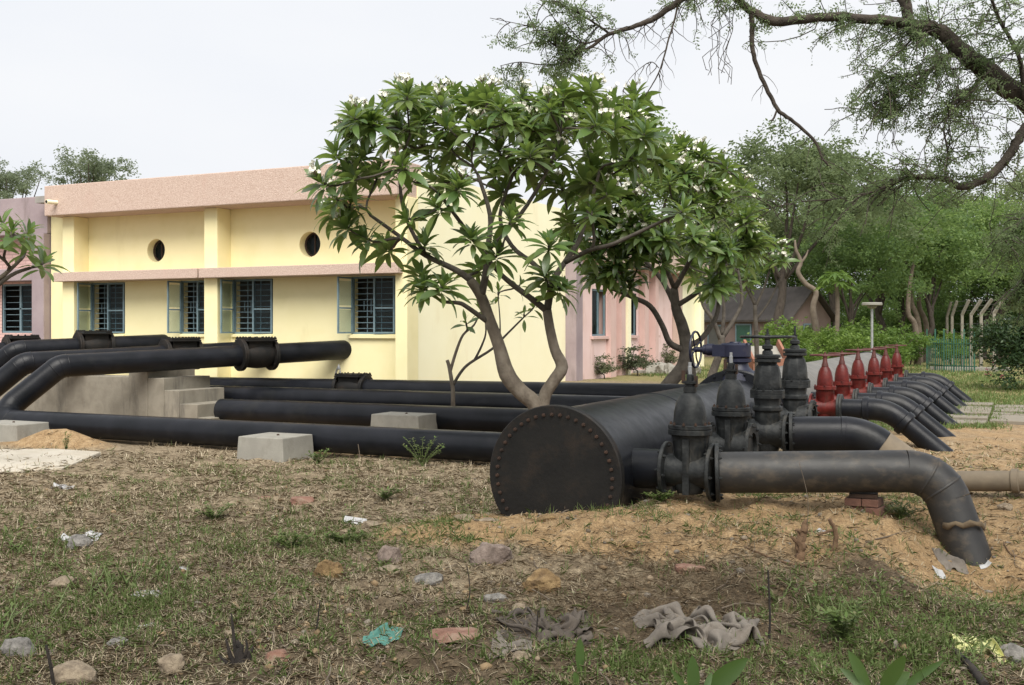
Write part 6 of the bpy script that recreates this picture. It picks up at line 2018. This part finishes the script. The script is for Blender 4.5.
cloth(384, 637, 30, 18, 'turq', 'small turquoise rag in the dry grass', 3, .06)
cloth(512, 648, 36, 10, 'rag', 'pale frayed strip of rag at the left of the darker rag', 5, .05)
cloth(978, 649, 46, 14, 'yellowfoil', 'crumpled yellowish wrapper at the right edge', 4, .04, 'wrapper', 'litter', -.2)
cloth(824, 534, 18, 10, 'paper', 'white plastic scrap beside the broken stumps', 6, .06, 'plastic_scrap', 'litter', .1)
cloth(984, 562, 9, 8, 'paper', 'small white plastic scrap at the foot of the dropping pipe', 7, .05, 'plastic_scrap', 'litter', .1)
cloth(950, 566, 22, 9, 'rag', 'dark grey plastic scraps in the hole left of the dropping pipe', 8, .05, 'plastic_scrap', 'litter', .1)
cloth(148, 595, 24, 9, 'paper', 'white paper scrap among the cut green stalks', 9, .035, 'paper_scrap', 'litter', .1)
cloth(142, 631, 22, 7, 'paper', 'white scrap left of the tan stone by the charred stub', 10, .03, 'paper_scrap', 'litter', .1)
cloth(184, 569, 8, 6, 'paper', 'tiny white scrap above the weeds', 11, .03, 'paper_scrap', 'litter', .1)
cloth(62, 488, 16, 6, 'paper', 'white scrap below the screed slab', 12, .03, 'paper_scrap', 'litter', .1)
cloth(618, 513, 8, 4, 'paper', 'tiny white scrap on the sand right of the blind pipe end', 13, .03, 'paper_scrap', 'litter', .1)
cloth(82, 541, 30, 10, 'paper', 'whitish plastic scrap above the cut green stalks', 15, .04, 'plastic_scrap', 'litter', .2)
cloth(940, 572, 9, 8, 'paper', 'pale scrap lying in the hole', 16, .04, 'plastic_scrap', 'litter', .2)
# stiff white card leaning in the grass
q = G(355, 524)
o = MB().obox((q.x, q.y, q.z + .03), (.21, .09, .006), Matrix.Rotation(TH - .15, 3, 'Z') @ Matrix.Rotation(.55, 3, 'X') @ Matrix.Rotation(.16, 3, 'Y')).build('card_scrap', M['paper'], None, smooth=False, loc=q)
tag(o, 'stiff white card lying tilted in the grass in front of the long pipes', 'litter')

# broken stumps, charred stub, sticks
def stump(name, label, cat, mat, px, py, pieces):
    q = G(px, py); t_ = thing(name, label, cat, q); d = q.x * FX + q.y * FY
    for k, pp in enumerate(pieces):
        P, R = smooth_path([(W(a, b_, d), r_) for a, b_, r_ in pp], 4)
        r4 = random.Random(k + px)
        P = [v + Vector((r4.uniform(-1, 1), r4.uniform(-1, 1), r4.uniform(-.4, .4))) * R[i] * .3 for i, v in enumerate(P)]
        MB().tube(P, R, 7).build('stem' if k == 0 else 'splinter', M[mat], t_, angle=50)
    return t_
stump('broken_stump', 'splintered brown stump, left one of the pair on the sandy rise', 'stump', 'oldwood', 801, 558, [[(800, 562, .040), (801, 550, .030), (800, 542, .034), (803, 534, .024), (804, 528, .026), (806, 519, .006)], [(803, 545, .014), (806, 532, .010), (808, 524, .004)], [(799, 552, .016), (797, 545, .012), (799, 530, .004)], [(802, 542, .02), (796, 541, .016), (791, 536, .008)], [(803, 535, .018), (798, 530, .012), (795, 531, .006)], [(801, 558, .02), (812, 562, .014), (826, 556, .010)]])
stump('broken_stump', 'thin crooked stump, right one of the pair on the sandy rise', 'stump', 'oldwood', 833, 551, [[(832, 553, .02), (836, 540, .018), (834, 528, .017), (829, 519, .012)], [(834, 530, .012), (826, 532, .010), (818, 535, .006)]])
stump('charred_stub', 'charred black stub standing at the lower left', 'stump', 'char', 242, 668, [[(243, 674, .035), (242, 662, .032), (240, 650, .02), (237, 640, .008)], [(238, 660, .016), (234, 640, .010), (231, 613, .004)], [(246, 667, .022), (250, 655, .013), (253, 646, .004)], [(236, 670, .018), (230, 656, .012), (226, 638, .004)], [(242, 662, .014), (247, 650, .009), (246, 640, .003)], [(240, 668, .016), (228, 664, .010), (219, 655, .004)], [(246, 670, .018), (258, 668, .010), (268, 662, .004)]])
def stick(label, pts, r_, mat, name='stick', d0=None):
    q = G(*pts[0]); d = q.x * FX + q.y * FY
    P = []
    for i, p in enumerate(pts):
        if d0 is None: v = G(p[0], p[1]); v.z += r_
        else: v = W(p[0], p[1], d + d0 * i)
        P.append(v)
    P2, R2 = smooth_path([(v, r_ * (1 - .5 * i / len(P))) for i, v in enumerate(P)], 4)
    o = MB().tube(P2, R2, 7).build(name, M[mat], None, angle=60, loc=q)
    return tag(o, label, 'stick')
stick('dark thick stick pointing to the bottom right corner', [(985, 690), (972, 672), (955, 655)], .022, 'char')
stick('long thin stick across the bottom right weeds', [(872, 690), (840, 672), (800, 658), (768, 645)], .007, 'oldwood')
stick('dark stick standing upright at the bottom right of the larger rag', [(769, 640), (770, 615), (768, 570)], .008, 'char', d0=0)
stick('dark stick leaning at the bottom left', [(54, 690), (51, 668), (46, 645)], .010, 'char', d0=0)
stick('pale bent stick by the blocky tan stone', [(46, 628), (60, 642), (75, 660)], .007, 'palebark')
stick('flat bleached stick lying left of the charred stub', [(175, 620), (195, 615), (219, 607)], .010, 'palebark')
stick('thin dry straw leaning against the near outlet pipe', [(806, 540), (808, 500), (799, 462)], .003, 'palebark', d0=-.02)
stick('brown root lying before the broken stumps', [(745, 548), (780, 562), (806, 566), (826, 556)], .008, 'oldwood')
stick('dry stalk standing before the near long pipe', [(372, 458), (369, 448), (366, 440)], .008, 'palebark', d0=0)
stick('second dry stalk standing before the near long pipe', [(360, 459), (359, 450), (358, 444)], .007, 'palebark', d0=0)
stick('flat grey stick below the thin stump', [(875, 540), (890, 536), (903, 532)], .006, 'palebark')
stick('short dark stick on the dry grass at the lower middle', [(466, 612), (470, 590), (467, 566)], .004, 'char', d0=0)
stick('short dark stub at the lower middle left', [(316, 632), (318, 618), (320, 600)], .005, 'char', d0=0)
stick('dark splinter in the lower middle', [(536, 642), (537, 625), (538, 611)], .005, 'char', d0=0)
stick('curved dry root right of the dropping pipe', [(1024, 560), (1012, 556), (1006, 548), (1004, 543)], .008, 'oldwood')
M['rag_brown'] = surf('brown_sacking', [(.09, .065, .04), (.16, .12, .075)], 9, .95, .003, 60)
# torn brown sack scrap caught on the dropping pipe
P0 = W(968, 521, 9.0)
mb = MB(); vs = []; fs = []
for i in range(9):
    a = -1.15 + 2.3 * i / 8
    c_ = W(960, 523 - 5 * math.cos(a * 1.3) + (2 if i % 2 else 0), 9.28)
    rad_ = Vector((RX, RY, 0)) * math.sin(a) * .20 + Vector((-FX, -FY, 0)) * math.cos(a) * .205
    for j, (dz, k_) in enumerate(((.018, 1.0), (-.006, 1.03), (-.03 - .016 * math.sin(i * 2.1), 1.015))):
        vs.append(c_ + rad_ * k_ + Vector((0, 0, dz + .006 * math.sin(i * 1.7))))
for i in range(8):
    for j in range(2):
        fs.append((i * 3 + j, i * 3 + j + 1, (i + 1) * 3 + j + 1, (i + 1) * 3 + j))
o = mb.add(vs, fs).build('sacking_scrap', M['rag_brown'], None, angle=80, loc=P0)
o.modifiers.new('thickness', 'SOLIDIFY').thickness = .006
tag(o, 'torn brown sacking stuck round the dropping pipe', 'sacking')

# cut green stalks and leafy weeds, each one a plant
M['stalk'] = leafy('green_stalk', [(.085, .125, .032), (.12, .16, .05), (.10, .13, .045)], .6, .1, (.15, .2, .05))
def cut_clump(px, py, n_, hpx, label, seed, spread=22):
    q = G(px, py); t_ = thing('cut_weed', label, 'weed', q, 0, 'cut green weeds'); r5 = random.Random(seed)
    d = q.x * FX + q.y * FY
    mb = MB(); lf = MB()
    for k in range(n_):
        p = G(px + r5.gauss(0, spread), py + r5.gauss(0, 7))
        h = hpx * d / F * r5.uniform(.5, 1.15); ln = Vector((r5.gauss(0, .06), r5.gauss(0, .06), h))
        w2 = Vector((RX, RY, 0)) * .006
        mb.tube([p - Vector((0, 0, .01)), p + ln * .6, p + ln + Vector((r5.gauss(0, .01), 0, 0))], [.0050, .0042, .0030], 5)
        for m_ in range(r5.randint(1, 4)):
            a = r5.uniform(0, 6.28); b0 = p + ln * r5.uniform(.15, .9); e = Vector((math.cos(a), math.sin(a), r5.uniform(-.1, .7))) * r5.uniform(.03, .07); s_ = Vector((-e.y, e.x, 0)).normalized() * r5.uniform(.006, .014)
            lf.add([b0, b0 + e * .5 + s_, b0 + e, b0 + e * .5 - s_], [(0, 1, 2, 3)])
    stuff(mb.build('stems', M['stalk'], t_, smooth=False)); stuff(lf.build('leaves', M['grass'], t_, smooth=False))
cut_clump(15, 552, 12, 22, 'row of cut green stalks at the left edge', 1, 14)
cut_clump(60, 560, 12, 20, 'cut green stalks before the pale grey stone', 2, 16)
cut_clump(110, 596, 18, 26, 'densest clump of cut green stalks', 3, 22)
cut_clump(135, 575, 12, 24, 'cut green stalks behind the densest clump', 4, 18)
cut_clump(168, 590, 8, 30, 'taller cut stalks right of the densest clump', 5, 10)
cut_clump(8, 630, 12, 26, 'green stalks in the bottom left', 6, 14)
cut_clump(50, 620, 9, 20, 'sparse green stalks above the blocky tan stone', 7, 20)
cut_clump(168, 560, 3, 58, 'single tall thin green stalk above the weeds', 8, 3)
cut_clump(845, 615, 14, 26, 'tangled green weed on the slope below the stumps', 9, 20)
cut_clump(800, 600, 9, 18, 'low weed on the slope left of the tangled one', 10, 18)
cut_clump(905, 600, 9, 14, 'low green weed right of the tangled one', 11, 20)
cut_clump(985, 665, 12, 18, 'green weed at the bottom right behind the dark stick', 12, 18)
def leafy_weed(px, py, hpx, wpx, label, seed, n_=9, name='leafy_weed'):
    q = G(px, py); t_ = thing(name, label, 'weed', q, 0, 'leafy weeds'); r5 = random.Random(seed); d = q.x * FX + q.y * FY
    mb = MB(); lf = MB()
    for k in range(n_):
        tx = r5.uniform(-.5, .5) * wpx * d / F; h = hpx * d / F * r5.uniform(.6, 1.1)
        e = q + Vector((RX, RY, 0)) * tx + Vector((FX, FY, 0)) * r5.uniform(-.5, .5) * wpx * d / F * .6 + Vector((0, 0, h))
        m_ = q.lerp(e, .5) + Vector((0, 0, h * .1))
        P, R = smooth_path([(q, .005), (m_, .004), (e, .002)], 5)
        mb.tube(P, R, 5)
        for i in range(2, len(P)):
            for z_ in range(3):
                a = r5.uniform(0, 6.28); v = Vector((math.cos(a), math.sin(a), r5.uniform(-.2, .6))) * r5.uniform(.03, .06); s_ = Vector((-v.y, v.x, 0)).normalized() * .011
                lf.add([P[i], P[i] + v * .5 + s_, P[i] + v, P[i] + v * .5 - s_], [(0, 1, 2, 3)])
    stuff(mb.build('stems', M['stalk'], t_, smooth=False)); stuff(lf.build('leaves', M['grass'], t_, smooth=False))
leafy_weed(422, 466, 26, 46, 'spreading grey green weed growing against the near long pipe', 1, 13)
leafy_weed(318, 464, 14, 26, 'small green weed at the foot of the pale block', 2)
leafy_weed(66, 440, 18, 10, 'thin sprig growing on the sand heap', 4, 4)
leafy_weed(385, 500, 14, 40, 'low green weed below the spreading one', 6)
leafy_weed(345, 545, 14, 44, 'green weed left of the grey brown stone', 8, 11)
leafy_weed(293, 550, 16, 46, 'green weed above the orange brown clod', 10, 11)
leafy_weed(205, 440, 12, 20, 'weed growing under the near long pipe', 12, 6)
leafy_weed(900, 518, 16, 50, 'green weed on the bank beside the dropping pipe', 14, 13)
leafy_weed(660, 503, 10, 30, 'green weed in the shade beside the big main', 16)
leafy_weed(515, 508, 12, 40, 'grass weed at the foot of the blind pipe end', 18)
leafy_weed(845, 640, 34, 70, 'dark leafy weed at the bottom right', 3, 14)
leafy_weed(215, 520, 16, 40, 'green weed in the middle of the left yard', 20, 9)
# big strappy leaves at the bottom edge
M['strap'] = leafy('strap_leaf', [(.040, .080, .02), (.06, .105, .03)], .5, .25, (.2, .32, .05), by='object')
def strap(px, py, tipx, tipy, wpx, label, seed, dd=0.0):
    q = G(px, py); d = q.x * FX + q.y * FY; e = W(tipx, tipy, d + dd)
    m_ = q.lerp(e, .5) + Vector((0, 0, .03))
    vs = []; fs = []; N_ = 9
    dr = (e - q).normalized(); s_ = dr.cross(Vector((FX, FY, 0))).normalized()
    for i in range(N_):
        s = i / (N_ - 1); p = (1 - s) ** 2 * q + 2 * (1 - s) * s * m_ + s * s * e
        hw = wpx * d / F / 2 * (math.sin(math.pi * (s * .9 + .08)) ** .8 if i < N_ - 1 else .03)
        vs += [p - s_ * hw + Vector((-FX, -FY, 0)) * hw * .3, p, p + s_ * hw + Vector((-FX, -FY, 0)) * hw * .3]
    for i in range(N_ - 1):
        fs += [(i * 3, i * 3 + 3, i * 3 + 4, i * 3 + 1), (i * 3 + 1, i * 3 + 4, i * 3 + 5, i * 3 + 2)]
    return MB().add(vs, fs), q
groups = [('leafy_seedling', 'seedling with two upright green leaves below the darker rag', [(580, 675, 580, 638, 9, 1, 0), (578, 690, 574, 672, 6, 2, 0)]),
          ('leafy_seedling', 'seedling with long broad leaves at the bottom below the larger rag', [(694, 700, 692, 655, 13, 3, 0), (700, 700, 748, 658, 20, 4, 0), (690, 702, 670, 668, 6, 5, 0), (702, 704, 712, 672, 7, 6, .1)]),
          ('leafy_seedling', 'broad-leaved seedling at the bottom right', [(870, 696, 848, 650, 12, 7, 0), (880, 696, 905, 655, 16, 8, -.1), (884, 700, 910, 672, 16, 9, .1), (872, 700, 840, 668, 10, 10, .1), (890, 700, 945, 660, 10, 11, .2)])]
for nm, lb, lv in groups:
    q = G(lv[0][0], lv[0][1]); t_ = thing(nm, lb, 'plant', q, 0)
    for a in lv:
        mb, q2 = strap(a[0], a[1], a[2], a[3], a[4], '', a[5], a[6])
        mb.build('leaf', M['strap'], t_, angle=180)
